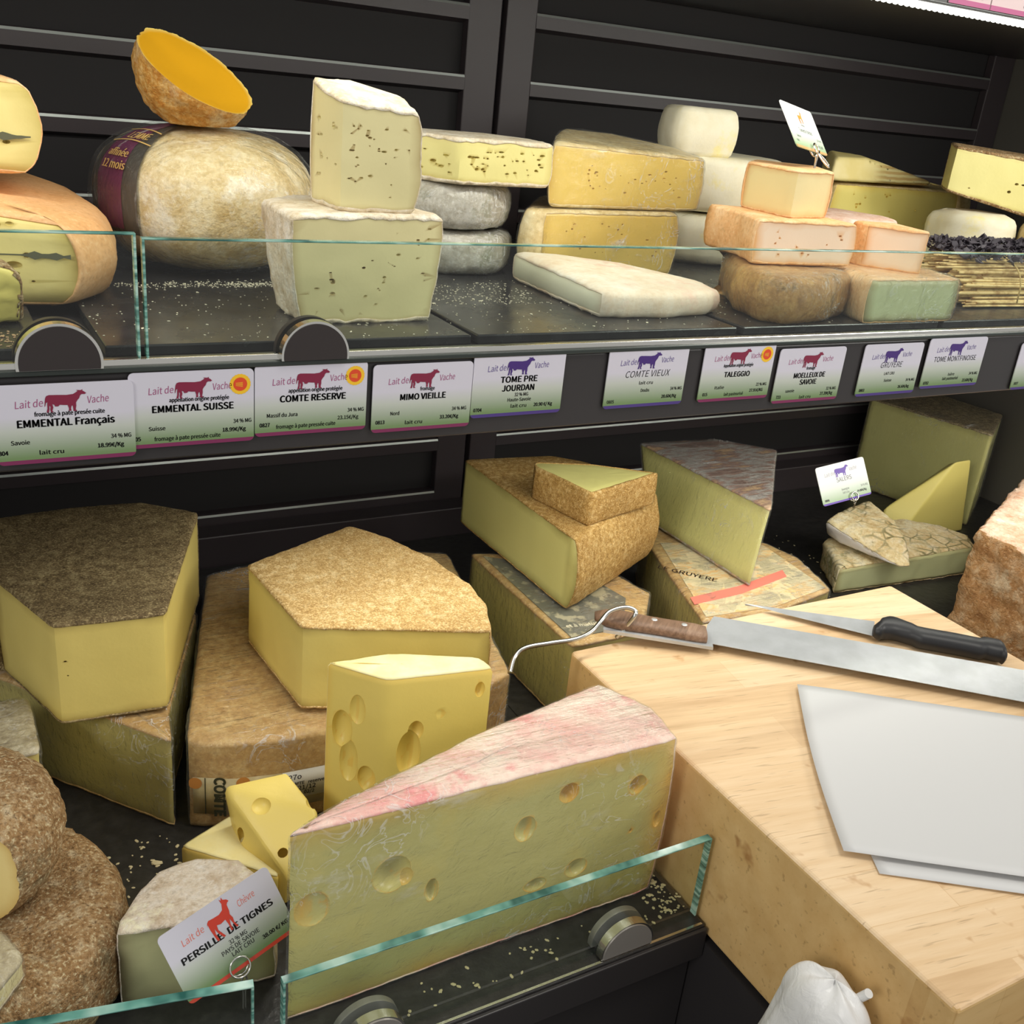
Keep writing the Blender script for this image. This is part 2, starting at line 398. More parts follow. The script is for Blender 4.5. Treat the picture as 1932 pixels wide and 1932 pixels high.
    for a, v in enumerate(vs):
        for i in range(N):
            p = pos(i, v); q = bm.verts.new(p - org); grid[a][i] = q
            rdv = min(v, 1 - v) * hmid
            if prof[i][3]: rdv = 0.0
            else:
                for st in (1, -1):
                    for k in range(1, 9):
                        if prof[(i + st * k) % N][3]:
                            rdv = min(rdv, (prof[(i + st * k) % N][0] - prof[i][0]).length); break
            q[lay] = rdv
    tags = {}
    for a in range(len(vs) - 1):
        vm = (vs[a] + vs[a + 1]) / 2
        for i in range(N):
            f = bm.faces.new((grid[a][i], grid[a][(i + 1) % N], grid[a + 1][(i + 1) % N], grid[a + 1][i]))
            strip = vm < tfr or vm > 1 - tfr
            tags[f] = 1 if (prof[i][2] == 'r' or strip) else 0
    K = max(3, int(min((p[0] - cen).length for p in prof) / ds / 1.3)); K = min(K, 14)
    for top in (0, 1):
        ring = grid[-1] if top else grid[0]
        base = [r_.co.copy() for r_ in ring]
        ctr = sum(base, Vector()) / N
        prev = ring
        for k in range(1, K + 1):
            s = 1 - k / (K + 0.6)
            cur = []
            for i in range(N):
                p = ctr + (base[i] - ctr) * s
                p.z += (nz(p + org, 45, sd) * 0.7 + nz(p + org, 150, sd) * 0.5) * amp * 1.6 * (1 if top else 0.3)
                if top: p.z += dome * (1 - s * s)
                q = bm.verts.new(p); q[lay] = 0.0; cur.append(q)
            for i in range(N):
                vv = (prev[i], prev[(i + 1) % N], cur[(i + 1) % N], cur[i])
                f = bm.faces.new(vv if top else vv[::-1]); tags[f] = 2 if top else 1
            prev = cur
        f = bm.faces.new(prev if top else prev[::-1]); tags[f] = 2 if top else 1
    if cap == 'c':
        for f in tags:
            if tags[f] == 2: tags[f] = 0
            elif tags[f] == 1 and False: pass
        for q in bm.verts:
            if q.co.z > grid[0][0].co.z + hmid * 0.5: q[lay] = max(q[lay], 0.012)
    bm.verts.index_update(); bm.faces.index_update(); bm.normal_update()
    # rind shell
    bmr = bm.copy(); bmr.faces.ensure_lookup_table()
    bm.faces.ensure_lookup_table()
    ft = [tags[f] for f in bm.faces]
    dele = [f for f, tg_ in zip(bmr.faces, ft) if tg_ == 0]
    bmw = bm.copy() if wrap else None
    po = bm_obj('paste', bm, PASTE[pm] if isinstance(pm, str) else pm, root, True)
    if holes:
        cut_holes(po, holes, org, hole_mat)
    bmesh.ops.delete(bmr, geom=dele, context='FACES')
    ro = None
    if rm and len(bmr.faces):
        ro = bm_obj('rind', bmr, RIND[rm] if isinstance(rm, str) else rm, root, True, normals=False)
        so = ro.modifiers.new('thickness', 'SOLIDIFY'); so.thickness = shell; so.offset = 1.0
    else: bmr.free()
    if wrap:
        for q in bmw.verts:
            p = q.co + org
            q.co = q.co + q.normal * (0.0016 + wamp * max(0, nz(p, 30, sd + 4)) + wamp * 0.5 * abs(nz(p, 90, sd + 2)))
        wo = bm_obj('plastic_wrap', bmw, wrap, root, True)
        for q in wo.data.vertices:
            if q.co.z < 0.0: q.co.z = 0.0
        wo['label'] = 'clear cling film pulled over the cheese'
    return root

def cut_holes(o, holes, org, hm=None):
    """Real holes: ellipsoids (x, y, z, rx, ry, rz) in world metres subtracted from the mesh."""
    groups = []
    for h in holes:
        c = Vector(h[:3]); r = max(h[3:6])
        for g in groups:
            if all((c - Vector(k[:3])).length > (r + max(k[3:6])) * 1.02 for k in g): g.append(h); break
        else: groups.append([h])
    cutters = []
    for g in groups:
        bm = bmesh.new()
        for h in g:
            big = max(h[3:6]) > 0.004
            bmesh.ops.create_uvsphere(bm, u_segments=24 if big else 12, v_segments=16 if big else 8, radius=1.0, matrix=Matrix.Translation(Vector(h[:3]) - org) @ Matrix.Diagonal((*h[3:6], 1)))
        me = bpy.data.meshes.new('hole_cutter'); bm.to_mesh(me); bm.free()
        me.materials.append(o.data.materials[0])
        at_ = me.attributes.new('rd', 'FLOAT', 'POINT')
        for d_ in at_.data: d_.value = 0.03
        cu = bpy.data.objects.new('hole_cutter', me); C.objects.link(cu); cu.parent = o.parent; cutters.append(cu)
        md = o.modifiers.new('holes', 'BOOLEAN'); md.operation = 'DIFFERENCE'; md.solver = 'EXACT'; md.object = cu
    bpy.context.view_layer.update()
    new = bpy.data.meshes.new_from_object(o.evaluated_get(bpy.context.evaluated_depsgraph_get()))
    o.modifiers.clear(); o.data = new
    at = new.attributes.get('rd')
    if at is None:
        at = new.attributes.new('rd', 'FLOAT', 'POINT')
        for d in at.data: d.value = 0.02
    for p in new.polygons: p.use_smooth = True
    new.set_sharp_from_angle(angle=R(28))
    for cu in cutters: bpy.data.objects.remove(cu)

def eyes(A0, B0, z0, z1, n, r, seed, depth=(0, 1)):
    """Small irregular eyes scattered over the cut face between ground points A0 and B0."""
    rg = random.Random(seed); out = []
    a, b_ = Vector((A0[0], A0[1])), Vector((B0[0], B0[1]))
    for _ in range(n):
        s = rg.uniform(0.06, 0.94); zz = rg.uniform(z0 + 0.006, z1 - 0.006); p = a.lerp(b_, s)
        k = r * rg.uniform(0.45, 1.3)
        out.append((p.x, p.y, zz, k * rg.uniform(0.9, 2.2), k * rg.uniform(1.8, 3.0), k * rg.uniform(0.5, 1.0)))
    return out

def hull(name, label, pts3, pm, cat='cheese', bev=0.004, group=None, amp=0.0006, rindfaces=None, rm=None, holes=None, wrap=None, sub=2, part='paste'):
    """Irregular faceted piece: bevelled convex hull of world points; faces whose normal passes rindfaces(n, centre) become the rind part."""
    pts3 = [Vector(p) for p in pts3]; _seed[0] += 1; sd = _seed[0] * 2.3
    c = sum(pts3, Vector()) / len(pts3); c.z = min(p.z for p in pts3)
    root = tag(empty(name, c), label, cat, group)
    bm = bmesh.new()
    for p in pts3: bm.verts.new(p - c)
    bmesh.ops.convex_hull(bm, input=bm.verts)
    bmesh.ops.dissolve_limit(bm, angle_limit=R(4), verts=bm.verts, edges=bm.edges)
    bmesh.ops.bevel(bm, geom=list(bm.edges), offset=bev, segments=3, affect='EDGES', profile=0.5)
    bmesh.ops.triangulate(bm, faces=bm.faces)
    for _ in range(6):
        es = [x for x in bm.edges if x.calc_length() > 0.007]
        if not es: break
        bmesh.ops.subdivide_edges(bm, edges=es, cuts=1)
        bmesh.ops.triangulate(bm, faces=[f for f in bm.faces if len(f.verts) > 3])
    bm.normal_update()
    for q in bm.verts:
        p = q.co + c
        q.co = q.co + q.normal * (nz(p, 55, sd) + 0.5 * nz(p, 170, sd)) * amp
    lay = bm.verts.layers.float.new('rd')
    for q in bm.verts: q[lay] = 0.02
    bm.normal_update()
    bmr = None
    if rindfaces:
        bmr = bm.copy(); bmr.faces.ensure_lookup_table()
        bmesh.ops.delete(bmr, geom=[f for f in bmr.faces if not rindfaces(f.normal, f.calc_center_median() + c)], context='FACES')
    bmw = bm.copy() if wrap else None
    po = bm_obj(part, bm, PASTE[pm] if isinstance(pm, str) else pm, root, True)
    if holes: cut_holes(po, holes, c)
    if bmr:
        ro = bm_obj('rind', bmr, RIND[rm], root, True, normals=False)
        so = ro.modifiers.new('thickness', 'SOLIDIFY'); so.thickness = 0.0009; so.offset = 1.0
    if wrap:
        for q in bmw.verts: q.co = q.co + q.normal * (0.0016 + 0.002 * abs(nz(q.co + c, 40, sd)))
        bm_obj('plastic_wrap', bmw, wrap, root, True)
    return root

FONT = None
try:
    import os
    FONT = bpy.data.fonts.load(os.path.join(bpy.utils.system_resource('DATAFILES', path='fonts'), 'Noto Sans CJK Regular.woff2'))
except Exception:
    FONT = None
FK = [None]
def text_verts(body, size, bold=0.0, align='CENTER', xs=1.0, shear=0.0, space=1.0):
    if FK[0] is None:
        FK[0] = 1.0; vv, _ = text_verts0('H', 1.0); FK[0] = 0.72 / max(1e-6, max(p[1] for p in vv) - min(p[1] for p in vv))
    return text_verts0(body, size * FK[0], bold, align, xs, shear, space)
def text_verts0(body, size, bold=0.0, align='CENTER', xs=1.0, shear=0.0, space=1.0):
    """Flat lettering as (verts, faces), x right, y up."""
    cu = bpy.data.curves.new('lettering', 'FONT'); cu.body = body; cu.size = size; cu.align_x = align; cu.offset = bold
    if FONT: cu.font = FONT
    cu.shear = shear; cu.space_character = space; cu.resolution_u = 4
    o = bpy.data.objects.new('lettering', cu); C.objects.link(o)
    bpy.context.view_layer.update()
    me = bpy.data.meshes.new_from_object(o.evaluated_get(bpy.context.evaluated_depsgraph_get()))
    vs = [(v.co.x * xs, v.co.y) for v in me.vertices]; fs = [tuple(p.vertices) for p in me.polygons]
    bpy.data.objects.remove(o); bpy.data.curves.remove(cu); bpy.data.meshes.remove(me)
    return vs, fs
class Print:
    """Collects printed shapes in a card's own (x, z) plane."""
    def __init__(self): self.v = []; self.f = []
    def add(self, vs, fs, fn):
        b0 = len(self.v); self.v += [fn(*p) for p in vs]; self.f += [tuple(b0 + i for i in f) for f in fs]
    def build(self, name, m, parent):
        me = bpy.data.meshes.new(name); me.from_pydata([tuple(p) for p in self.v], [], self.f); me.update()
        return mobj(name, me, m, parent)
# ---------------------------------------------------------------- the setting
ZS, ZC = 1.267, 0.856          # display shelf tiles, counter stone
o = box('floor', (-1.6, -1.6, -0.05), (2.4, 1.3, 0.0), flat('dark_floor', (0.05, 0.05, 0.05), 0.6)); o['kind'] = 'structure'
o = box('wall_back', (-1.0, 1.215, 0.0), (1.62, 1.26, 2.2), WALLBLK); o['kind'] = 'structure'
o = box('wall_right', (1.594, 0.62, 0.0), (1.64, 1.215, 2.2), SIDEW, bev=0.001); o['kind'] = 'structure'
o = box('trim_1', (1.5925, 0.66, 1.0795), (1.5945, 1.21, 1.0805), BLACK); o['kind'] = 'structure'
def louvre(name, x0, x1, pl, prr):
    bm = bmesh.new()
    add_box(bm, (x0, 1.2, 0.84), (x0 + pl, 1.2145, 1.75), 0.0015)
    add_box(bm, (x1 - prr, 1.2, 0.84), (x1, 1.2145, 1.75), 0.0015)
    z = 1.4525 - 8 * 0.0773
    while z < 1.75:
        # a slat with a rounded upper lip
        vs = [(1.2145, z), (1.2035, z), (1.2008, z - 0.0012), (1.2, z - 0.004), (1.2, z - 0.018), (1.2145, z - 0.022)]
        a = [bm.verts.new((x0 + pl - 0.0005, y, zz)) for y, zz in vs]; b_ = [bm.verts.new((x1 - prr + 0.0005, y, zz)) for y, zz in vs]
        for i in range(len(vs)):
            bm.faces.new((a[i], a[(i + 1) % 6], b_[(i + 1) % 6], b_[i]))
        bm.faces.new(a[::-1]); bm.faces.new(b_)
        z += 0.0773
    bmesh.ops.recalc_face_normals(bm, faces=bm.faces)
    for f in bm.faces:
        c = f.calc_center_median()
        if 1.2 <= c.y < 1.2012 and f.calc_area() < 0.004 * (x1 - x0) and f.normal.z > 0.1 and abs(f.normal.x) < 0.5 and len(f.verts) == 4: f.material_index = 1  # upper lip faces take the painted highlight
    o = bm_obj(name, bm, [LOUVRE, LIP_SHINE]); o['kind'] = 'structure'
    return o
louvre('trim_2', -0.30, 0.642, 0.05, 0.044)
louvre('trim_3', 0.649, 1.592, 0.042, 0.05)
o = box('baseboard_back', (-1.0, 1.165, 0.842), (1.592, 1.1995, 0.897), LOUVRE, bev=0.002); o['kind'] = 'structure'

# display counter: black stone deck with a cut-out for the wooden block
dc = tag(empty('display_counter', (0.0, 0.8, 0.0)), 'black stone display counter carrying the big cheese wedges', 'counter')
def rel(o, par): o.parent = par; o.matrix_parent_inverse = Matrix.Translation(-Vector(par.location)); return o
bm = bmesh.new(); add_box(bm, (-0.62, 0.438, ZC - 0.032), (0.4835, 1.164, ZC), 0.0015); add_box(bm, (0.4835, 0.676, ZC - 0.032), (1.592, 1.164, ZC), 0.0); add_box(bm, (0.9135, 0.262, ZC - 0.0175), (1.592, 0.6755, ZC), 0.0)
rel(bm_obj('deck', bm, COUNTER), dc)
rel(box('front_panel', (-0.62, 0.446, 0.0), (0.482, 0.47, ZC - 0.033), BLACK), dc)
rel(box('front_lip', (-0.62, 0.4345, ZC - 0.030), (0.4835, 0.4378, ZC - 0.0015), BLACK, bev=0.0008), dc)
rel(box('glass_channel', (-0.05, 0.4385, ZC + 0.0001), (0.4805, 0.4405, ZC + 0.0012), CHROME), dc)['label'] = 'thin chrome line along the foot of the glass'
rel(box('cupboard', (0.4845, 0.26, 0.0), (1.5, 0.67, 0.838), BLACK), dc)

# upper display shelf
ds_ = tag(empty('display_shelf', (0.5, 0.9, 1.19)), 'black upper display shelf with slate tiles and a ticket rail', 'shelf')
rel(box('shelf_board', (-0.62, 0.668, 1.196), (1.592, 1.199, 1.2585), BLACK), ds_)
rel(box('ticket_rail', (-0.62, 0.6575, 1.198), (1.592, 0.6678, 1.2585), BLACK, bev=0.0015), ds_)
bm = bmesh.new(); add_box(bm, (-0.62, 0.6545, 1.259), (1.592, 0.6575, 1.2625), 0.0006); add_box(bm, (-0.62, 0.6645, 1.2588), (1.592, 0.6690, 1.2655), 0.0006)
rel(bm_obj('glass_channel', bm, RAILM), ds_)['label'] = 'aluminium channel holding the glass'
rel(box('channel_edge', (-0.62, 0.6575, 1.2588), (1.592, 0.6605, 1.2668), CHROME, bev=0.0006), ds_)
for x0, x1 in ((-0.60, 0.0655), (0.1, 0.3665), (0.372, 0.6345), (0.642, 0.904), (0.911, 1.185), (1.192, 1.588)):
    rel(box('tile', (x0, 0.6905, ZS - 0.0075), (x1, 1.15, ZS), SLATE, bev=0.0012), ds_)

# light under the shelf's front edge, shining on the counter below
d = bpy.data.lights.new('shelf_light', 'AREA'); d.shape = 'RECTANGLE'; d.size = 1.40; d.size_y = 0.02; d.energy = 2.6; d.color = (1.0, 0.98, 0.88)
lo = bpy.data.objects.new('shelf_light', d); C.objects.link(lo); lo.location = (0.88, 0.690, 1.192); lo.rotation_euler = (R(16), 0, 0); rel(lo, ds_)
# glass guards
def glass_pane(name, label, p0, p1, z0, z1, group, th=0.006, edge=0.0028):
    """Upright pane between two ground points, with a polished green edge as its own part."""
    a, b_ = Vector((*p0, 0)), Vector((*p1, 0)); d = (b_ - a); ln = d.length; d.normalize()
    root = tag(empty(name, (a.x, a.y, z0)), label, 'glass', group)
    root.rotation_euler = (0, 0, math.atan2(d.y, d.x))
    box('pane', (0.0005, -th / 2, 0), (ln - 0.0005, th / 2, z1 - z0 - 0.0012), GLASS, root)
    bm = bmesh.new(); H = z1 - z0
    add_box(bm, (0, -th / 2, H - 0.0012), (ln, th / 2, H), 0.0004)
    add_box(bm, (-0.0008, -th / 2, 0.0), (0.0008, th / 2, H), 0.0003); add_box(bm, (ln - 0.0008, -th / 2, 0), (ln + 0.0008, th / 2, H), 0.0003)
    bm_obj('polished_edge', bm, GEDGE, root)['label'] = 'green polished edge'
    return root
G1 = 'glass guards of the cheese display'
glass_pane('glass_guard', 'short clear glass guard at the left end of the upper shelf', (-0.45, 0.663), (0.1158, 0.663), 1.2668, 1.3438, G1)
glass_pane('glass_guard', 'long clear glass guard running along the upper shelf front', (0.1208, 0.663), (1.58, 0.663), 1.2668, 1.3410, G1)
glass_pane('glass_guard', 'clear glass guard on the counter before the red-rinded wedge', (0.1465, 0.45), (0.4798, 0.45), ZC + 0.0018, 0.9345, G1)
glass_pane('glass_guard', 'clear glass guard at the lower left before the goat cheese', (-0.02, 0.4785), (0.1275, 0.45), ZC + 0.0018, 0.9400, G1)

def clamp(name, label, x, y, z0, r, h, m):
    root = tag(empty(name, (x, y, z0)), label, 'clamp', 'round glass clamps')
    # a disc sunk behind the rail: only its upper part stands out
    cz = h - r
    a0 = math.asin(max(-1, min(1, -cz / r)))
    ang = [a0 + (math.pi - 2 * a0) * i / 36 for i in range(37)]
    def slab(bm, rr, ya, yb):
        q = [(rr * math.cos(a), max(0.0, cz + rr * math.sin(a))) for a in ang]
        f = [bm.verts.new((px, ya, pz)) for px, pz in q]; k = [bm.verts.new((px, yb, pz)) for px, pz in q]
        bm.faces.new(f); bm.faces.new(k[::-1])
        for i in range(len(q)): bm.faces.new((f[i], k[i], k[(i + 1) % len(q)], f[(i + 1) % len(q)]))
    bm = bmesh.new(); slab(bm, r, -0.0105, -0.0032); bm_obj('ring', bm, CHROME, root)['label'] = 'polished steel rim'
    bm = bmesh.new(); slab(bm, r * 0.93, -0.0112, -0.0104); bm_obj('face', bm, m, root)
    bm = bmesh.new(); slab(bm, r, 0.0033, 0.0085); bm_obj('back_plate', bm, m, root)
CLF = flat('satin_clamp_face', (0.34, 0.32, 0.30), 0.35, 0.5)
clamp('glass_clamp', 'dark round glass clamp below the orange-rinded cheese', 0.0685, 0.663, 1.2630, 0.0248, 0.0285, DISC)
clamp('glass_clamp', 'dark round glass clamp left of the tomme stack', 0.2288, 0.663, 1.2630, 0.0238, 0.0265, DISC)
clamp('glass_clamp', 'steel glass clamp on the counter near the wooden block', 0.4085, 0.45, ZC + 0.0018, 0.0235, 0.0262, CLF)
clamp('glass_clamp', 'steel glass clamp under the red-rinded wedge at the bottom edge', 0.2050, 0.45, ZC + 0.0018, 0.0235, 0.0262, CLF)

# shelf above with its led strip and price strip
us = tag(empty('top_shelf', (0.5, 0.95, 1.556)), 'dark upper shelf holding the light strip', 'shelf')
rel(box('shelf_board', (-0.9, 0.752, 1.562), (1.592, 1.199, 1.585), BLACK), us)
led = tag(empty('led_strip', (0.35, 0.757, 1.5515)), 'glowing white led strip under the top shelf', 'light')
em = bpy.data.materials.new('led_glow'); em.use_nodes = True; t = NT(em); t.n.clear()
oo = t.node('ShaderNodeOutputMaterial'); e_ = t.node('ShaderNodeEmission', {'Color': (0.98, 1.0, 0.90), 'Strength': 6.0}); t.l.new(e_.outputs[0], oo.inputs[0])
rel(box('housing', (-0.9, 0.752, 1.5555), (1.59, 0.772, 1.5615), flat('white_plastic', (0.6, 0.6, 0.58), 0.4)), led)
bm = bmesh.new()
x = 0.30
while x < 1.588:
    bmesh.ops.create_uvsphere(bm, u_segments=10, v_segments=6, radius=0.0034, matrix=Matrix.Translation((x, 0.757, 1.5532)) @ Matrix.Diagonal((1.15, 1, 1.1, 1)))
    x += 0.0078
rel(bm_obj('led_row', bm, em, None, True), led)
d = bpy.data.lights.new('led_light', 'AREA'); d.shape = 'RECTANGLE'; d.size = 2.3; d.size_y = 0.02; d.energy = 3.3; d.color = (1.0, 0.99, 0.88)
lo = bpy.data.objects.new('led_light', d); C.objects.link(lo); lo.location = (0.35, 0.757, 1.548); lo.rotation_euler = (R(38), 0, 0); rel(lo, led)

# ---------------------------------------------------------------- price cards
COW = [(-.50,.20),(-.47,.30),(-.40,.34),(-.20,.33),(.05,.31),(.22,.34),(.30,.42),(.34,.47),(.30,.52),(.36,.51),(.42,.50),(.47,.54),(.46,.48),(.50,.44),(.56,.36),(.52,.31),(.44,.32),(.40,.27),(.37,.14),(.32,.05),
       (.28,-.06),(.28,-.22),(.26,-.38),(.30,-.46),(.20,-.46),(.20,-.36),(.19,-.20),(.16,-.20),(.14,-.32),(.15,-.44),(.08,-.44),(.09,-.32),(.06,-.16),(-.05,-.15),(-.14,-.13),(-.18,-.20),(-.26,-.20),(-.28,-.12),
       (-.33,-.08),(-.31,-.24),(-.34,-.40),(-.30,-.46),(-.38,-.46),(-.39,-.34),(-.38,-.20),(-.41,-.14),(-.41,-.30),(-.43,-.46),(-.49,-.46),(-.46,-.28),(-.46,-.10),(-.45,.02),(-.49,-.02),(-.51,-.16),(-.53,-.20),(-.52,.0)]
GOAT = [(-.42,.10),(-.46,.02),(-.42,.14),(-.36,.20),(-.20,.18),(-.02,.17),(.12,.24),(.18,.42),(.16,.60),(.20,.52),(.24,.62),(.26,.52),(.36,.46),(.40,.38),(.34,.36),(.30,.30),(.29,.10),(.26,-.02),(.30,-.16),(.28,-.30),(.34,-.50),(.28,-.50),
        (.23,-.30),(.20,-.14),(.16,-.30),(.16,-.50),(.10,-.50),(.11,-.28),(.08,-.08),(-.08,-.12),(-.20,-.08),(-.22,-.24),(-.14,-.44),(-.10,-.54),(-.17,-.54),(-.27,-.30),(-.30,-.14),(-.33,-.30),(-.30,-.54),(-.37,-.54),(-.40,-.28),(-.42,-.08)]
INK = flat('black_print', (0.012, 0.012, 0.014), 0.5); INKG = flat('grey_print', (0.10, 0.11, 0.10), 0.5)
YEL = flat('seal_yellow', L((238, 190, 40)), 0.4); RED = flat('seal_red', L((218, 72, 36)), 0.4); INKO = flat('orange_print', L((236, 150, 60)), 0.4)
CARDM = {}
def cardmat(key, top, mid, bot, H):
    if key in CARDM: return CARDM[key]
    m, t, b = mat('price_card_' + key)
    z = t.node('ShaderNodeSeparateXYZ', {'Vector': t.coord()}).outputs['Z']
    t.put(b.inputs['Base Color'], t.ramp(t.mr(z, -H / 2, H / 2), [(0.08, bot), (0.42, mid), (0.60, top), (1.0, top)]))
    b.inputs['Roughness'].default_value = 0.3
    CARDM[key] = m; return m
def rrect(W, H, r, n=5):
    out = []
    for cx, cz, a0 in ((W / 2 - r, H / 2 - r, 0), (-W / 2 + r, H / 2 - r, 90), (-W / 2 + r, -H / 2 + r, 180), (W / 2 - r, -H / 2 + r, 270)):
        for i in range(n + 1):
            a = R(a0 + 90 * i / n); out.append((cx + r * math.cos(a), cz + r * math.sin(a)))
    return out
INKS = {'red': flat('wine_print', L((128, 30, 62)), 0.4), 'violet': flat('violet_print', L((66, 38, 116)), 0.4), 'purple': flat('purple_print', L((100, 60, 178)), 0.4), 'goat': flat('vermilion_print', L((206, 62, 44)), 0.4), 'orange': INKO}
SCRIPT = {'red': flat('wine_script', L((158, 76, 122)), 0.4), 'violet': flat('violet_script', L((92, 74, 140)), 0.4), 'purple': flat('grey_script', L((170, 165, 175)), 0.4), 'goat': flat('vermilion_script', L((222, 120, 104)), 0.4), 'orange': INKO}
BAND = {'red': flat('wine_band', L((122, 40, 84)), 0.35), 'violet': flat('violet_band', L((72, 52, 124)), 0.35), 'purple': INKS['purple'], 'goat': flat('red_band', L((206, 70, 52)), 0.35), 'orange': flat('orange_band', L((236, 164, 110)), 0.35)}
def fit(body, size, width, W, bold, shear=0.0, align='CENTER'):
    """Lettering squeezed or widened to a share of the card's width."""
    v, f = text_verts(body, size * W, 0.0, align, 1.0, shear)
    xs = [p[0] for p in v]; k = width * W / max(1e-6, max(xs) - min(xs))
    v = [(x * k, y) for x, y in v]
    if bold:
        b_ = bold * W; n = len(v); v0 = list(v); f0 = list(f)
        for r_, (dx, dy) in enumerate(((-b_, 0), (b_, 0), (0, b_ * 0.8))):
            v = v + [(x + dx, y + dy) for x, y in v0]; f = list(f) + [tuple(i + n * (r_ + 1) for i in q) for q in f0]
    return v, f
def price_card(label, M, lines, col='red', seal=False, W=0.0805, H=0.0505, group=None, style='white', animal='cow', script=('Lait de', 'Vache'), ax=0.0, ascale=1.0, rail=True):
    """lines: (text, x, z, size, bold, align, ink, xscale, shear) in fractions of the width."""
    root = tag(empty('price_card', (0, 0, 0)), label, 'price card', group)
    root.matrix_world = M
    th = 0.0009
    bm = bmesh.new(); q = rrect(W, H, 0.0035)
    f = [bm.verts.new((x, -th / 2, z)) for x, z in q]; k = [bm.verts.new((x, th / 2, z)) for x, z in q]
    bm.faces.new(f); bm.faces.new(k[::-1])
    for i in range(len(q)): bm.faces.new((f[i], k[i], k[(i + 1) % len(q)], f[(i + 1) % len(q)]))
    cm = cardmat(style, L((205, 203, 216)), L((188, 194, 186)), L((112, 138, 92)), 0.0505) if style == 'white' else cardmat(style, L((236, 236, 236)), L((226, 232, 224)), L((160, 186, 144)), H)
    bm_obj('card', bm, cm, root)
    yf = -th / 2 - 0.00012
    band = Print(); hb = 0.0026
    bq = [p for p in q if p[1] < -H / 2 + hb]; bq = [(W / 2 - 0.0001, -H / 2 + hb), (-W / 2 + 0.0001, -H / 2 + hb)] + bq
    band.add(bq, [tuple(range(len(bq)))], lambda x, z: (x, yf, z)); band.build('colour_band', BAND[col], root)
    an = Print(); sc = 0.275 * W * ascale
    sh = COW if animal == 'cow' else GOAT
    def tri(sh):
        b2 = bmesh.new(); f = b2.faces.new([b2.verts.new((x, y, 0)) for x, y in sh]); r_ = bmesh.ops.triangulate(b2, faces=[f])
        b2.verts.index_update(); fs = [tuple(v.index for v in f.verts) for f in b2.faces]; b2.free(); return fs
    az = 0.168 * W if animal == 'cow' else 0.145 * W
    an.add(sh, tri(sh), lambda x, z: (ax * W + x * sc, yf - 0.0001, az + z * sc * (0.62 if animal == 'cow' else 0.95))); an.build('animal_emblem', INKS[col], root)
    if script:
        for txt, xx, zz, ww in ((script[0], -0.255, 0.135, 0.195), (script[1], 0.235, 0.150, 0.155)):
            p = Print(); v, f = fit(txt, 0.078, ww, W, 0.0, 0.10); p.add(v, f, lambda x, z, xx=xx, zz=zz: ((xx + ax) * W + x, yf, zz * W + z + 0.05 * x))
            p.build('script_lettering', SCRIPT[col], root)
    groups = {}
    for ln in lines:
        txt, xx, zz, sz, bold, al, ink, wd, shr = ln
        v, f = fit(txt, sz, wd, W, bold, shr, al)
        groups.setdefault(ink, Print()).add(v, f, lambda x, z, xx=xx, zz=zz: (xx * W + x, yf, zz * W + z))
    for ink, p in groups.items(): p.build('lettering', {'k': INK, 'g': INKG, 'o': INKO}[ink], root)
    if seal:
        for nm, rr_, mm, dy in (('seal_ring', 0.0068, YEL, 0.0), ('seal_centre', 0.0046, RED, -0.00008)):
            p = Print(); n = 40
            vs = [((rr_ + (0.0003 * (i % 2) if nm == 'seal_ring' else 0)) * math.cos(2 * math.pi * i / n), (rr_ + (0.0003 * (i % 2) if nm == 'seal_ring' else 0)) * math.sin(2 * math.pi * i / n)) for i in range(n)]
            p.add(vs, [tuple(range(n))[::-1]], lambda x, z, dy=dy: (0.385 * W + x, yf + dy, 0.185 * W + z)); p.build(nm, mm, root)
        p = Print()
        for k in range(4): p.add([(-0.003, -0.001 + 0.0006 * k), (0.0016, 0.0002 + 0.0009 * k - 0.002), (0.0018, 0.0006 + 0.0009 * k - 0.002), (-0.003, -0.0008 + 0.0006 * k)], [(0, 1, 2, 3)], lambda x, z: (0.385 * W + x, yf - 0.00016, 0.185 * W + z))
        p.build('seal_mark', YEL, root)
    return root
B = 0.0005
def shelf_card(label, x0, x1, ztop, y, lines, col, seal=False, rz=0.0, ry=0.0):
    W = x1 - x0
    M = Matrix.Translation(((x0 + x1) / 2, y, ztop - 0.02525)) @ Matrix.Rotation(R(rz), 4, 'Z') @ Matrix.Rotation(R(ry), 4, 'Y')
    price_card(label, M, lines, col, seal, W=W, group='price cards on the shelf edge')
small = lambda s, x, z, al='CENTER', sz=0.046, bold=0.0012, k=0.0215: (s, x, z, sz, bold, al, 'k', len(s) * k, 0.0)
title = lambda s, z, wd, sz=0.078, shear=0.0, bold=0.0042, ink='k', x=0.0: (s, x, z, sz, bold, 'CENTER', ink, wd, shear)
sub_ = lambda s, x=0.03, wd=0.50: (s, x, 0.062, 0.046, 0.0018, 'CENTER', 'k', wd, 0.0)
Yc = 0.6555
shelf_card('white price card reading EMMENTAL Français with a wine-red cow', 0.0295, 0.1100, 1.2545, Yc - 0.0012,
  [title('EMMENTAL Français', -0.022, 0.69, 0.080), sub_('fromage à pate presée cuite'), small('Savoie', -0.40, -0.155, 'LEFT'), small('34 % MG', 0.47, -0.150, 'RIGHT'), small('804', -0.49, -0.232, 'LEFT', bold=0.0022), small('lait cru', -0.12, -0.245), small('18.99€/Kg', 0.41, -0.222, 'RIGHT', bold=0.0022)], 'red')
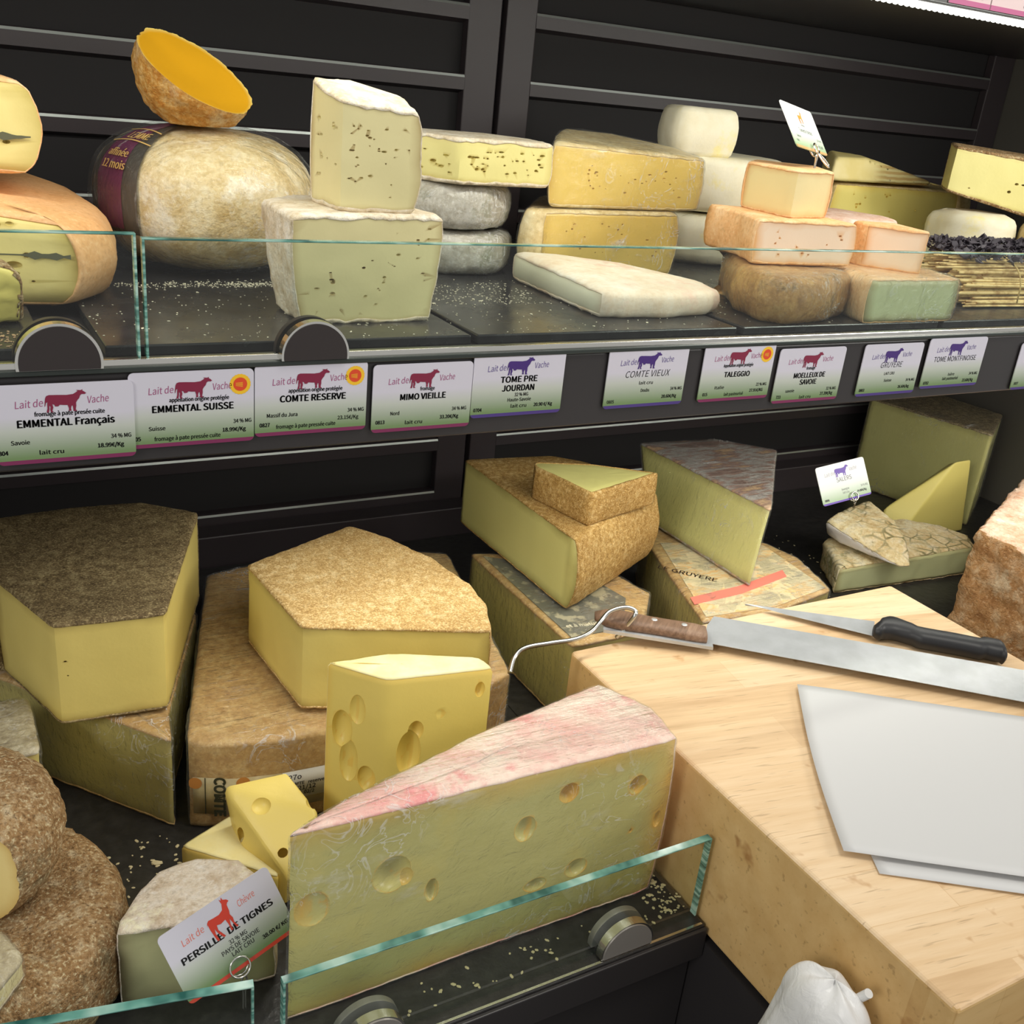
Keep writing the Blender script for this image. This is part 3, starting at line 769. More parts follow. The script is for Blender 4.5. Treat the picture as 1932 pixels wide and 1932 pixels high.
shelf_card('white price card reading EMMENTAL SUISSE with a yellow seal', 0.1072, 0.1870, 1.2585, Yc,
  [title('EMMENTAL SUISSE', -0.022, 0.65), sub_('appellation origine protégée', 0.05, 0.48), small('Suisse', -0.36, -0.172, 'LEFT'), small('34 % MG', 0.48, -0.150, 'RIGHT'), small('805', -0.49, -0.252, 'LEFT', bold=0.0022), small('fromage à pate pressée cuite', -0.05, -0.262, k=0.019), small('18.99€/Kg', 0.43, -0.222, 'RIGHT', bold=0.0022)], 'red', True)
shelf_card('white price card reading COMTE RESERVE with a yellow seal', 0.1876, 0.2677, 1.2605, Yc,
  [title('COMTE RESERVE', -0.020, 0.585, x=0.01), sub_('appellation origine protégée', 0.03, 0.48), small('Massif du Jura', -0.40, -0.150, 'LEFT', k=0.019), small('34 % MG', 0.48, -0.142, 'RIGHT'), small('0827', -0.46, -0.232, 'LEFT', bold=0.0022), small('fromage à pate pressée cuite', -0.05, -0.255, k=0.019), small('23.15€/Kg', 0.43, -0.208, 'RIGHT')], 'red', True)
shelf_card('white price card reading MIMO VIEILLE with a wine-red cow', 0.2722, 0.3515, 1.2568, Yc,
  [title('MIMO VIEILLE', -0.022, 0.455), sub_('fromage', 0.04, 0.145), small('Nord', -0.32, -0.160, 'LEFT'), small('34 % MG', 0.46, -0.150, 'RIGHT'), small('0813', -0.46, -0.238, 'LEFT', bold=0.0022), small('lait cru', -0.08, -0.255), small('33.20€/Kg', 0.38, -0.225, 'RIGHT', bold=0.0022)], 'red')
shelf_card('white price card reading TOME PRE JOURDAN with a violet cow', 0.3520, 0.4322, 1.2625, Yc,
  [title('TOME PRE', 0.018, 0.40, 0.080), title('JOURDAN', -0.068, 0.35, 0.080), small('32 % MG', 0.04, -0.122), small('Haute-Savoie', 0.02, -0.172), small('0704', -0.47, -0.255, 'LEFT', bold=0.0022), small('lait cru', 0.02, -0.235), small('20.90 €/ Kg', 0.40, -0.235, 'RIGHT', k=0.019, bold=0.0022)], 'violet')
shelf_card('white price card reading COMTE VIEUX with a violet cow', 0.4735, 0.5540, 1.2620, Yc,
  [title('COMTE VIEUX', 0.005, 0.56, 0.092, 0.2, 0.0), small('lait cru', 0.0, -0.075), small('Doubs', 0.0, -0.155), small('34 % MG', 0.48, -0.155, 'RIGHT'), small('0805', -0.46, -0.258, 'LEFT'), small('28.60€/Kg', 0.42, -0.235, 'RIGHT', bold=0.0022)], 'violet')
shelf_card('white price card reading TALEGGIO with a yellow seal', 0.5715, 0.6512, 1.2618, Yc,
  [title('TALEGGIO', -0.050, 0.36), sub_('Appellation origine protégée', 0.0, 0.42), small('Italie', -0.22, -0.180), small('22 % MG', 0.46, -0.170, 'RIGHT'), small('015', -0.44, -0.25, 'LEFT', bold=0.0022), small('lait pasteurisé', 0.0, -0.262, k=0.018), small('27.91€/KG', 0.42, -0.235, 'RIGHT', bold=0.0022)], 'red', True)
shelf_card('white price card reading MOELLEUX DE SAVOIE with a wine-red cow', 0.6580, 0.7398, 1.2553, Yc,
  [title('MOELLEUX DE', -0.030, 0.47), title('SAVOIE', -0.108, 0.25), sub_('fromage', 0.0, 0.13), small('savoie', -0.25, -0.190), small('32 % MG', 0.46, -0.190, 'RIGHT'), small('723', -0.44, -0.255, 'LEFT', bold=0.0022), small('lait cru', 0.0, -0.27), small('27.20€/kg', 0.42, -0.245, 'RIGHT', bold=0.0022)], 'red')
shelf_card('white price card reading GRUYERE with a violet cow', 0.7645, 0.8455, 1.2558, Yc,
  [title('GRUYERE', 0.025, 0.37, 0.092, 0.2, 0.0), small('LAIT CRU', 0.0, -0.065), small('Suisse', 0.0, -0.150), small('34 % MG', 0.47, -0.160, 'RIGHT'), small('0803', -0.45, -0.255, 'LEFT', bold=0.0022), small('26.60€/kg', 0.40, -0.240, 'RIGHT', bold=0.0022)], 'violet')
shelf_card('white price card reading TOME MONTFINOISE with a violet cow', 0.8520, 0.9380, 1.2592, Yc - 0.0012,
  [title('TOME MONTFINOISE', 0.020, 0.73, 0.082, 0.0, 0.0004), small('Isère', 0.0, -0.155), small('34 % MG', 0.47, -0.16, 'RIGHT'), small('0702', -0.45, -0.245, 'LEFT', bold=0.0022), small('lait pasteurisé', 0.0, -0.205, k=0.018), small('23.60€/Kg', 0.42, -0.240, 'RIGHT', bold=0.0022)], 'violet')
shelf_card('white price card cut off by the right edge of the picture', 0.9985, 1.079, 1.2500, Yc, [small('1027', -0.45, -0.245, 'LEFT', bold=0.0022)], 'violet')
# price strips in front of the light strip
for k, (xa, xb, txt) in enumerate(((0.872, 0.9305, 'fruitière'), (0.9320, 1.05, 'artisour'))):
    W = xb - xa
    root = tag(empty('price_strip', ((xa + xb) / 2, 0.7455, 1.5578)), ['white price strip with a pink lower border, left of two above the led strip', 'white price strip with a pink lower border in the top right corner'][k], 'price card', 'price strips on the top shelf')
    box('card', (-W / 2, 0, 0), (W / 2, 0.0008, 0.045), flat('pinkish_card', L((232, 206, 206)), 0.4), root)
    box('colour_band', (-W / 2, -0.0003, 0.0), (W / 2, 0.0, 0.0045), PINK, root)
    p = Print(); v, f = text_verts(txt, 0.008, 0.0001); p.add(v, f, lambda x, z: (x + 0.003, -0.0004, z + 0.0075)); p.build('lettering', INKG, root)
# the rail that carries the strips
rel(box('strip_rail', (-0.9, 0.7465, 1.557), (1.592, 0.7515, 1.61), BLACK), us)
# ---------------------------------------------------------------- cheeses on the upper shelf
e4 = 'cccc'
# morbier wheel and the half on top
_z = [(0.0889, 0.8, 1.3275), (0.1352, 0.9, 1.3275), (0.0952, 1.02, 1.3392)]
wedge('cheese_round', 'big orange-rinded cheese wheel with an ash line across its cut face', [(0.0882, 0.8), (0.118, 0.835), (0.128, 0.90), (0.115, 0.97), (0.07, 1.03), (0.0, 1.06), (-0.08, 1.04), (-0.10, 0.83)],
      'rrrrrrcc', ZS, _z, 'morbier', 'morbier', bulge=0.014, rr=0.012, rt=0.0025, amp=0.0005, jag=0.0003, holes=eyes((0.0, 0.812), (0.085, 0.8), 1.275, 1.335, 16, 0.0022, 3))
wedge('cheese_half', 'pale half cheese with a dark ash line standing upright at the far left edge', [(0.0775, 0.862), (0.076, 0.93), (-0.02, 0.95), (-0.06, 0.87)], 'rrcc', 1.352, 1.4165, 'morbier', 'orange', bulge=0.013, rr=0.008, rt=0.002,
      holes=eyes((0.0, 0.867), (0.07, 0.863), 1.36, 1.41, 6, 0.0018, 8))
def ash(par, x0, x1, y, z, name='ash_line'):
    bm = bmesh.new(); rg = random.Random(z)
    n = 40; top = []; botm = []
    for i in range(n + 1):
        x = x0 + (x1 - x0) * i / n; h = 0.0005 + 0.0045 * max(0, nz((x, 0, z), 110) - 0.05) ** 1.2; zz = z + 0.003 * nz((x, 1, z), 26)
        yy = y[0] + (y[1] - y[0]) * i / n
        top.append(bm.verts.new((x, yy, zz + h))); botm.append(bm.verts.new((x, yy, zz - h)))
    for i in range(n): bm.faces.new((botm[i], botm[i + 1], top[i + 1], top[i]))
    o = bm_obj(name, bm, flat('ash_grey', L((92, 92, 70)), 0.7)); bpy.context.view_layer.update()
    o.parent = par; o.matrix_parent_inverse = Matrix.Translation(-Vector(par.location)); return o
_n = {o.name: o for o in C.objects}
ash(_n['cheese_round'], -0.09, 0.096, (0.8268, 0.7975), 1.304)
ash(_n['cheese_half'], -0.04, 0.082, (0.8645, 0.8608), 1.3785)
hull('cheese_chunk', 'ragged yellow cheese piece with torn crust at the lower left of the upper shelf', [(0.058, 0.752, 1.2685), (0.0, 0.74, 1.2685), (-0.02, 0.78, 1.2685), (0.056, 0.775, 1.2685), (0.060, 0.745, 1.292), (0.057, 0.742, 1.303), (0.042, 0.74, 1.3105), (0.0, 0.75, 1.310), (0.05, 0.77, 1.308), (-0.02, 0.78, 1.309)],
     'yellow', amp=0.0022, rindfaces=lambda n, c: n.x > 0.55 or n.z > 0.7, rm='crusty')

# mimolette ball in film with its paper band, and the orange quarter on top
def ball_profile(Rr, H, p=2.6):
    def f(s):   # s in 0..1 from bottom to top
        a = -math.pi / 2 + math.pi * s
        c_, s_ = math.cos(a), math.sin(a)
        return Rr * abs(c_) ** (2 / p), H / 2 + H / 2 * math.copysign(abs(s_) ** (2 / p), s_)
    return f
bx, by, bR, bH = 0.2345, 0.972, 0.0955, 0.1195
pf = ball_profile(bR, bH)
ball = tag(empty('cheese_ball', (bx, by, ZS)), 'large round aged cheese in cling film with a purple and grey paper band', 'cheese')
def ball_mesh(off, amp, nu=110, nvv=56, th0=None, th1=None, s0=0.0, s1=1.0):
    bm = bmesh.new(); rows = []
    full = th0 is None
    for j in range(nvv + 1):
        s = s0 + (s1 - s0) * j / nvv; r_, z_ = pf(s); row = []
        for i in range(nu if full else nu + 1):
            th = 2 * math.pi * i / nu if full else th0 + (th1 - th0) * i / nu
            P3 = Vector((r_ * math.cos(th), r_ * math.sin(th), z_)); nn = Vector((P3.x / bR, P3.y / bR, (z_ - bH / 2) / (bH / 2))).normalized()
            P3 += nn * (off + amp * (nz(P3, 35, 1) + 0.6 * nz(P3, 110, 5)))
            P3.z = max(P3.z, 0.0006)
            row.append(bm.verts.new(P3))
        rows.append(row)
    m_ = nu if full else nu
    for j in range(nvv):
        for i in range(m_):
            k = (i + 1) % nu if full else i + 1
            try: bm.faces.new((rows[j][i], rows[j][k], rows[j + 1][k], rows[j + 1][i]))
            except ValueError: pass
    bmesh.ops.remove_doubles(bm, verts=bm.verts, dist=0.00005)
    return bm
bm_obj('rind', ball_mesh(0, 0.0012), RIND['mimolette_pale'], ball, True)
bm_obj('plastic_wrap', ball_mesh(0.0036, 0.0012), WRAPB, ball, True)['label'] = 'creased cling film'
m, t, b = mat('dark_paper_band'); BANDP = m
b.inputs['Base Color'].default_value = (*L((74, 70, 64)), 1); b.inputs['Roughness'].default_value = 0.35
bm_obj('paper_band', ball_mesh(0.0026, 0.0008, 24, 40, R(184), R(222), 0.40, 0.93), BANDP, ball, True)['label'] = 'dark grey paper band'
bm_obj('purple_stripe', ball_mesh(0.0031, 0.0008, 12, 40, R(193), R(213), 0.42, 0.93), flat('purple_paper', L((110, 44, 84)), 0.35), ball, True)['label'] = 'purple stripe of the band'
GOLDP = flat('gold_print', L((214, 180, 110)), 0.4)
def on_ball(th, s, off=0.0044):
    r_, z_ = pf(s); P3 = Vector((r_ * math.cos(th), r_ * math.sin(th), z_)); nn = Vector((P3.x / bR, P3.y / bR, (z_ - bH / 2) / (bH / 2))).normalized()
    return P3 + nn * off
def ball_print(p, body, th_c, s_c, size, bold=0.0003):
    v, f = text_verts(body, size, 0.0)
    for dx in (-0.0003, 0.0, 0.0003): p.add(v, f, lambda x, y, dx=dx: on_ball(th_c + (x + dx) / bR, s_c + y / (bH * 1.5)))
p = Print(); ball_print(p, 'affinée', R(205), 0.655, 0.0085, 0.0001); ball_print(p, '12 mois', R(205), 0.600, 0.0085, 0.0001)
ball_print(p, 'LEMME', R(209), 0.755, 0.0100, 0.0002)
for dz in (0.0, 0.10):
    n = 30; vs = []; 
    for i in range(n + 1):
        a = R(190) + R(34) * i / n; s = 0.722 + dz * 0.80 + 0.020 * math.sin(math.pi * i / n)
        vs += [(a, s), (a, s + 0.006)]
    b0 = len(p.v); p.v += [on_ball(a, s) for a, s in vs]; p.f += [(b0 + 2 * i, b0 + 2 * i + 2, b0 + 2 * i + 3, b0 + 2 * i + 1) for i in range(n)]
p.build('lettering', GOLDP, ball)

def mimolette_quarter():
    c = Vector((0.2231, 0.95, 1.4335)); r_ = 0.0515
    F = (fwd * -0.50 + right * 0.60 + (-down) * 0.62).normalized()
    root = tag(empty('cheese_quarter', (c.x, c.y, 1.3895)), 'bright orange cheese quarter with a pitted crust on top of the wrapped ball', 'cheese')
    org = Vector(root.location)
    bm = bmesh.new()
    bmesh.ops.create_uvsphere(bm, u_segments=96, v_segments=64, radius=r_)
    for q in bm.verts:
        p0 = q.co + c; q.co += q.co.normalized() * (0.0016 * nz(p0, 60, 2) + 0.0018 * nz(p0, 150, 3) - 0.003 * max(0, nz(p0, 260, 4) - 0.25))
    lay = bm.verts.layers.float.new('rd')
    ref = F.orthogonal()
    for q in bm.verts:
        q.co += c - org
        q.co.z = max(q.co.z, 1.3895 - org.z)
    for f in bm.faces: f.material_index = 0; f.smooth = True
    o = bm_obj('rind', bm, [RIND['mimolette'], PASTE['mimolette']], root, True)
    RR = 0.16; dcen = c + F * (math.sqrt(RR * RR - r_ * r_) - 0.002)
    bc = bmesh.new(); bmesh.ops.create_icosphere(bc, subdivisions=6, radius=RR, matrix=Matrix.Translation(dcen - org))
    for q in bc.verts: q.co += (q.co - (dcen - org)).normalized() * 0.0009 * nz(q.co, 40, 7)
    for f in bc.faces: f.smooth = True; f.material_index = 1
    cb = Vector((0.2461, 0.99, 1.5372)); bmesh.ops.create_icosphere(bc, subdivisions=5, radius=0.0800, matrix=Matrix.Translation(cb - org))
    for f in bc.faces: f.smooth = True; f.material_index = 1
    me = bpy.data.meshes.new('cutter'); bc.to_mesh(me); bc.free(); me.materials.append(RIND['mimolette']); me.materials.append(PASTE['mimolette'])
    cu = bpy.data.objects.new('cutter', me); C.objects.link(cu); cu.parent = root
    md = o.modifiers.new('cut', 'BOOLEAN'); md.operation = 'DIFFERENCE'; md.solver = 'EXACT'; md.object = cu; md.use_self = True
    bpy.context.view_layer.update()
    new = bpy.data.meshes.new_from_object(o.evaluated_get(bpy.context.evaluated_depsgraph_get()))
    bpy.data.objects.remove(cu); bpy.data.objects.remove(o)
    for nm, idx, mm in (('rind', 0, RIND['mimolette']), ('paste', 1, PASTE['mimolette'])):
        b2 = bmesh.new(); b2.from_mesh(new)
        bmesh.ops.delete(b2, geom=[f for f in b2.faces if f.material_index != idx], context='FACES')
        lay = b2.verts.layers.float.get('rd') or b2.verts.layers.float.new('rd')
        for q in b2.verts:
            dd = q.co + org - c; pr = dd - F * dd.dot(F); q[lay] = max(0.0, r_ - pr.length)
        for f in b2.faces: f.material_index = 0
        bm_obj(nm, b2, mm, root, True, normals=False)
mimolette_quarter()

# tomme stack
wedge('cheese_half', 'lower pale tomme half with a wide cut face beside the glass clamp', [(0.2333, 0.7212), (0.3602, 0.7401), (0.3500, 0.800), (0.322, 0.83), (0.27, 0.835), (0.236, 0.80)], 'crrrrr', ZS, 1.3485, 'tomme', 'tomme_white',
      bot=[(0.2461, 0.7345), (0.3499, 0.7375), (0.345, 0.79), (0.32, 0.82), (0.275, 0.82), (0.246, 0.79)], bulge=0.003, rr=0.004, rt=0.0032, amp=0.0008, jag=0.0022,
      holes=eyes((0.24, 0.7295), (0.355, 0.7385), 1.267, 1.345, 44, 0.0009, 11))
wedge('cheese_wedge', 'tall pale tomme wedge standing on the lower tomme half', [(0.2749, 0.741), (0.3345, 0.7398), (0.337, 0.785), (0.305, 0.81), (0.2712, 0.7944)], 'crrrc', 1.3495, [(0.2771, 0.741, 1.4256), (0.3315, 0.74, 1.4216), (0.2762, 0.7944, 1.437)], 'tomme', 'tomme_white',
      bulge=0.0045, rr=0.003, rt=0.003, amp=0.0008, jag=0.002, holes=eyes((0.278, 0.741), (0.332, 0.74), 1.352, 1.42, 30, 0.0008, 12) + eyes((0.272, 0.79), (0.2745, 0.745), 1.352, 1.425, 12, 0.001, 13))
# wrapped white wheels with a cut half on top
wedge('cheese_round', 'bottom wrapped white wheel under another white wheel', arc((0.480, 0.978), 0.0650, 0, 345, 23), 'r' * 24, ZS, 1.3075, 'tomme', 'white_wheel', bulge=0.004, rr=0.010, amp=0.001, wrap=WRAP2, taper=0.06)
wedge('cheese_round', 'upper wrapped white wheel below the cut yellow half', arc((0.470, 0.982), 0.0685, 0, 345, 23), 'r' * 24, 1.3125, 1.3530, 'tomme', 'white_wheel', bulge=0.004, rr=0.009, amp=0.001, wrap=WRAP2)
wedge('cheese_half', 'cut half of a small white-crusted cheese on top of the wrapped white wheels', [(0.4525, 0.905), (0.5532, 0.908), (0.560, 0.965), (0.53, 1.01), (0.44, 1.01), (0.402, 0.962)], 'crrrrc', 1.3560, 1.3965, 'tomme_yellow', 'tomme_white', bulge=0.004, rr=0.003, rt=0.003, amp=0.0008, jag=0.0022,
      holes=eyes((0.456, 0.905), (0.55, 0.9085), 1.359, 1.393, 34, 0.0013, 14) + eyes((0.41, 0.955), (0.45, 0.908), 1.359, 1.393, 10, 0.0012, 15))
# big golden wedges in film
wedge('cheese_half', 'lower wrapped golden half cheese behind the soft white wedge', [(0.5552, 0.905), (0.7269, 0.918), (0.745, 0.98), (0.70, 1.03), (0.62, 1.03), (0.575, 0.97), (0.5346, 0.912)], 'crrrrrr', ZS, 1.3345, 'gold', 'gold', bulge=0.007, rr=0.005, wrap=WRAP, amp=0.0006, holes=eyes((0.57, 0.906), (0.72, 0.917), 1.28, 1.33, 22, 0.0010, 17))
wedge('cheese_half', 'upper wrapped golden half cheese with a flat shiny cut face', [(0.56, 0.912), (0.7574, 0.924), (0.765, 0.985), (0.71, 1.04), (0.64, 1.03), (0.60, 0.975)], 'crrrrr', 1.3375, [(0.5573, 0.912, 1.3989), (0.7525, 0.924, 1.3922), (0.66, 1.03, 1.4060)], 'gold', 'gold', bulge=0.004, rr=0.004, wrap=WRAP, amp=0.0006,
      holes=eyes((0.58, 0.913), (0.74, 0.923), 1.345, 1.385, 26, 0.0010, 18))
# soft white wedge lying in front
wedge('cheese_wedge', 'soft white bloomy wedge lying alone in front on the slate tiles', [(0.5129, 0.7354), (0.58, 0.729), (0.635, 0.737), (0.6555, 0.75), (0.662, 0.785), (0.62, 0.86), (0.56, 0.893), (0.5176, 0.8989)], 'rrrrrrrc', ZS, [(0.5121, 0.7375, 1.2916), (0.6413, 0.755, 1.2887), (0.53, 0.89, 1.2949)], 'brie', 'brie',
      rr=0.006, rt=0.0035, bulge=0.003, cbulge=0.003, amp=0.0008, jag=0.0012, holes=eyes((0.512, 0.74), (0.519, 0.87), 1.27, 1.288, 14, 0.001, 19))
# cream wheels behind
wedge('cheese_round', 'lower cream wheel in film behind the golden halves', arc((0.87, 1.075), 0.105, 180, 360, 14) + [(0.97, 1.14), (0.77, 1.14)], 'r' * 17, ZS, 1.3250, 'brie', 'cream', rr=0.014, bulge=0.004, wrap=WRAP)
wedge('cheese_round', 'upper cream white wheel carrying a cream block, behind the orange-edged cube', arc((0.875, 1.078), 0.108, 180, 360, 14) + [(0.975, 1.14), (0.77, 1.14)], 'r' * 17, 1.3295, 1.3895, 'brie', 'cream', rr=0.008, bulge=0.004)
wedge('cheese_block', 'small cream block standing on the cream white wheel', [(0.7783, 1.0), (0.8516, 0.995), (0.875, 1.03), (0.82, 1.06), (0.785, 1.04)], 'rrrrr', 1.3900, 1.4425, 'yellow', 'cream', rr=0.005, bulge=0.006, amp=0.0004, rt=0.001)
# pinkish stack on the right
wedge('cheese_half', 'wrapped brown-crusted half wheel at the bottom of the pink-orange stack', [(0.7497, 0.8506), (0.6852, 0.7547), (0.6759, 0.7097), (0.6954, 0.6914), (0.744, 0.6997), (0.7937, 0.7221), (0.792, 0.785), (0.775, 0.83), (0.735, 0.845)], 'rrrrrrrrr', ZS, 1.3095, 'taleggio', 'brown_wheel', bulge=0.005, rr=0.006, wrap=WRAP3, amp=0.001)
wedge('cheese_slab', 'thick pink-faced slab in the middle of the pink-orange stack', [(0.695, 0.752), (0.8087, 0.738), (0.815, 0.82), (0.72, 0.855), (0.7153, 0.8)], 'crrrr', 1.3125, 1.3530, 'taleggio', 'orange', rr=0.003, rt=0.0022, bulge=0.003, amp=0.0006, jag=0.0014, holes=eyes((0.70, 0.75), (0.80, 0.74), 1.315, 1.35, 10, 0.0009, 21))
wedge('cheese_block', 'orange-edged cheese cube with a card pinned into its top', [(0.7408, 0.7615), (0.7976, 0.7717), (0.845, 0.845), (0.795, 0.885), (0.7448, 0.8388)], 'crrrc', 1.3542, 1.3975, 'cube', 'orange', rr=0.002, rt=0.0016, amp=0.0005, jag=0.0010, bulge=0.002, holes=eyes((0.775, 0.795), (0.838, 0.812), 1.357, 1.394, 9, 0.001, 22) + eyes((0.776, 0.87), (0.773, 0.80), 1.357, 1.394, 9, 0.001, 23))
wedge('cheese_half', 'lower wrapped half with a pale green cut face at the shelf edge', [(0.792, 0.689), (0.9187, 0.6891), (0.935, 0.74), (0.90, 0.80), (0.83, 0.80), (0.8145, 0.765)], 'crrrrr', ZS, 1.3092, 'pale_green', 'orange', rr=0.004, rt=0.002, bulge=0.003, wrap=WRAP, amp=0.0006)
wedge('cheese_block', 'small peach-coloured block on the wrapped pale green half', [(0.8441, 0.7553), (0.881, 0.7094), (0.892, 0.765), (0.845, 0.775)], 'crrr', 1.3100, 1.3520, 'taleggio', 'orange', rr=0.002, rt=0.0022, amp=0.0005, jag=0.001)
wedge('cheese_round', 'pink-crusted low wheel half hidden behind the pink slab', arc((0.950, 0.905), 0.071, 190, 350, 12) + [(1.0, 0.955), (0.90, 0.955)], 'r' * 15, ZS, 1.3435, 'taleggio', 'pink', rr=0.004, amp=0.001)
# yellow halves far right
wedge('cheese_half', 'big yellow half cheese under the ridged one at the right', [(1.1063, 1.06), (1.3738, 1.075), (1.4224, 1.09), (1.38, 1.15), (1.13, 1.155)], 'crrrr', ZS, [(1.0936, 1.06, 1.365), (1.3533, 1.075, 1.3614), (1.20, 1.15, 1.372)], 'yellow', 'gold', rr=0.006, bulge=0.006, rt=0.002, holes=eyes((1.12, 1.06), (1.36, 1.075), 1.30, 1.36, 20, 0.0014, 25))
m, t, b = mat('rind_ridged_lines'); RIND['ridged_lines'] = m
sx_ = t.node('ShaderNodeSeparateXYZ', {'Vector': t.coord()}).outputs
wv = t.node('ShaderNodeTexWave', {'Vector': t.coord(), 'Scale': 44.0, 'Distortion': 1.5, 'Detail': 2.0}, wave_type='BANDS', bands_direction='Z').outputs['Fac']
msk = t.mr(sx_['X'], -0.03, 0.0)
cb_ = t.ramp(t.noise(18, detail=3), [(0.35, L((226, 206, 128))), (0.65, L((240, 226, 168)))])
t.put(b.inputs['Base Color'], t.mix(t.math('MULTIPLY', msk, t.mr(wv, 0.35, 0.65, 0.7, 0.0)), cb_, L((206, 164, 92)))); b.inputs['Roughness'].default_value = 0.5
t.put(b.inputs['Normal'], t.bump(t.math('MULTIPLY', wv, msk), 0.6, 0.002))
hull('cheese_wedge', 'flat cheese wedge with a ridged golden side tapering to the right', [(1.0853, 1.055, 1.3694), (1.3057, 1.07, 1.3691), (1.0936, 1.06, 1.3979), (1.1561, 1.06, 1.3992), (1.3065, 1.075, 1.3738), (1.118, 1.05, 1.3701), (1.14, 1.13, 1.378), (1.30, 1.12, 1.374), (1.14, 1.12, 1.403), (1.20, 1.12, 1.400), (1.30, 1.12, 1.379)], 'yellow', bev=0.003, amp=0.0004, rindfaces=lambda n, c: True, rm='ridged_lines')
wedge('cheese_wedge', 'tall pale yellow wedge with a brown top crust at the right edge', [(1.2164, 0.97), (1.3543, 0.92), (1.46, 0.985), (1.27, 1.025)], 'crrc', [(1.2164, 0.97, 1.3712), (1.2975, 0.93, 1.3533), (1.32, 1.03, 1.366)], [(1.207, 0.97, 1.4274), (1.303, 0.93, 1.4208), (1.32, 1.03, 1.430)], 'tomme_yellow', 'crusty', rr=0.003, rt=0.003, amp=0.0007, holes=eyes((1.23, 0.967), (1.33, 0.935), 1.37, 1.41, 7, 0.0026, 26))
wedge('cheese_round', 'pale green-white round below the tall yellow wedge', arc((1.285, 0.965), 0.051, 180, 360, 12) + [(1.325, 1.01), (1.245, 1.01)], 'r' * 15, ZS, 1.3460, 'pale_green', 'cream', rr=0.016, bulge=0.003)
wedge('cheese_round', 'cream round cut by the right edge below the tall yellow wedge', arc((1.364, 0.896), 0.044, 170, 370, 14) + [(1.39, 0.93), (1.34, 0.93)], 'r' * 17, ZS, 1.3420, 'brie', 'gold', rr=0.010, bulge=0.003)

# straw-wrapped cheese with dark dried leaves
st = tag(empty('straw_bundle', (1.15, 0.80, ZS)), 'bundle of cut straw with black dried leaves on top at the shelf end', 'straw')
STRAW = flat('straw', L((224, 196, 128)), 0.5); rg = random.Random(5)
m, t, b = mat('straw_stalks'); t.put(b.inputs['Base Color'], t.ramp(t.noise(70), [(0.3, L((178, 138, 80))), (0.55, L((236, 210, 146)))])); b.inputs['Roughness'].default_value = 0.45; STRAW = m
bm = bmesh.new()
for k in range(300):
    a = rg.uniform(0, math.pi); rr_ = math.sqrt(rg.random())
    y0 = 0.795 + 0.055 * math.cos(a) * rr_; z0 = 0.0025 + 0.049 * (1 - (abs(math.cos(a) * rr_)) ** 2.5) * rg.random()
    xa = 1.000 + rg.uniform(0, 0.05) + 0.3 * max(0, y0 - 0.80); xb = xa + rg.uniform(0.28, 0.40)
    if rg.random() < 0.12: xa += rg.uniform(-0.03, 0.02)
    dz = rg.uniform(-0.006, 0.006); dy = rg.uniform(-0.012, 0.012)
    add_tube(bm, [(xa - 1.15, y0 - 0.80, z0), ((xa + xb) / 2 - 1.15, y0 + dy / 2 - 0.80 + rg.uniform(-0.003, 0.003), max(0.002, z0 + rg.uniform(-0.002, 0.002))), (xb - 1.15, y0 + dy - 0.80, max(0.002, z0 + dz))], rg.uniform(0.0009, 0.0019), 6)
s_ = bm_obj('straw_stalks', bm, STRAW, st, True); s_['kind'] = 'stuff'
bm = bmesh.new()
for xx in (-0.06, 0.12):
    add_tube(bm, [(xx, 0.058 * math.cos(a) - 0.005, 0.006 + 0.050 * math.sin(a) ** 0.6 if math.sin(a) > 0 else 0.004) for a in [math.pi * i / 20 for i in range(21)]], 0.0009, 6)
bm_obj('binding_twine', bm, flat('twine', L((196, 170, 110)), 0.7), st, True)
bm = bmesh.new()
for k in range(1100):
    x = rg.uniform(-0.135, 0.085); y = rg.gauss(-0.002, 0.019); z = 0.0505 + rg.uniform(0, 0.0170) * max(0.1, 1 - abs(y - 0.01) / 0.06)
    c = Vector((x, y, z)); s = rg.uniform(0.003, 0.008)
    Mr = Matrix.Rotation(rg.uniform(0, 6.28), 3, 'Z') @ Matrix.Rotation(rg.uniform(-0.9, 0.9), 3, 'X') @ Matrix.Rotation(rg.uniform(-0.9, 0.9), 3, 'Y')
    q = [c + Mr @ (Vector(v) * s) for v in ((-1, 0, 0), (-0.3, 0.5, 0.25), (0.5, 0.35, -0.1), (1, 0, 0.2), (0.4, -0.45, 0.1), (-0.4, -0.4, -0.15))]
    bm.faces.new([bm.verts.new(v) for v in q])
lv = bm_obj('dried_leaves', bm, flat('dark_dried_leaf', L((58, 52, 60)), 0.55), st); lv['kind'] = 'stuff'; lv['label'] = 'black dried leaves'
so = lv.modifiers.new('thickness', 'SOLIDIFY'); so.thickness = 0.0004
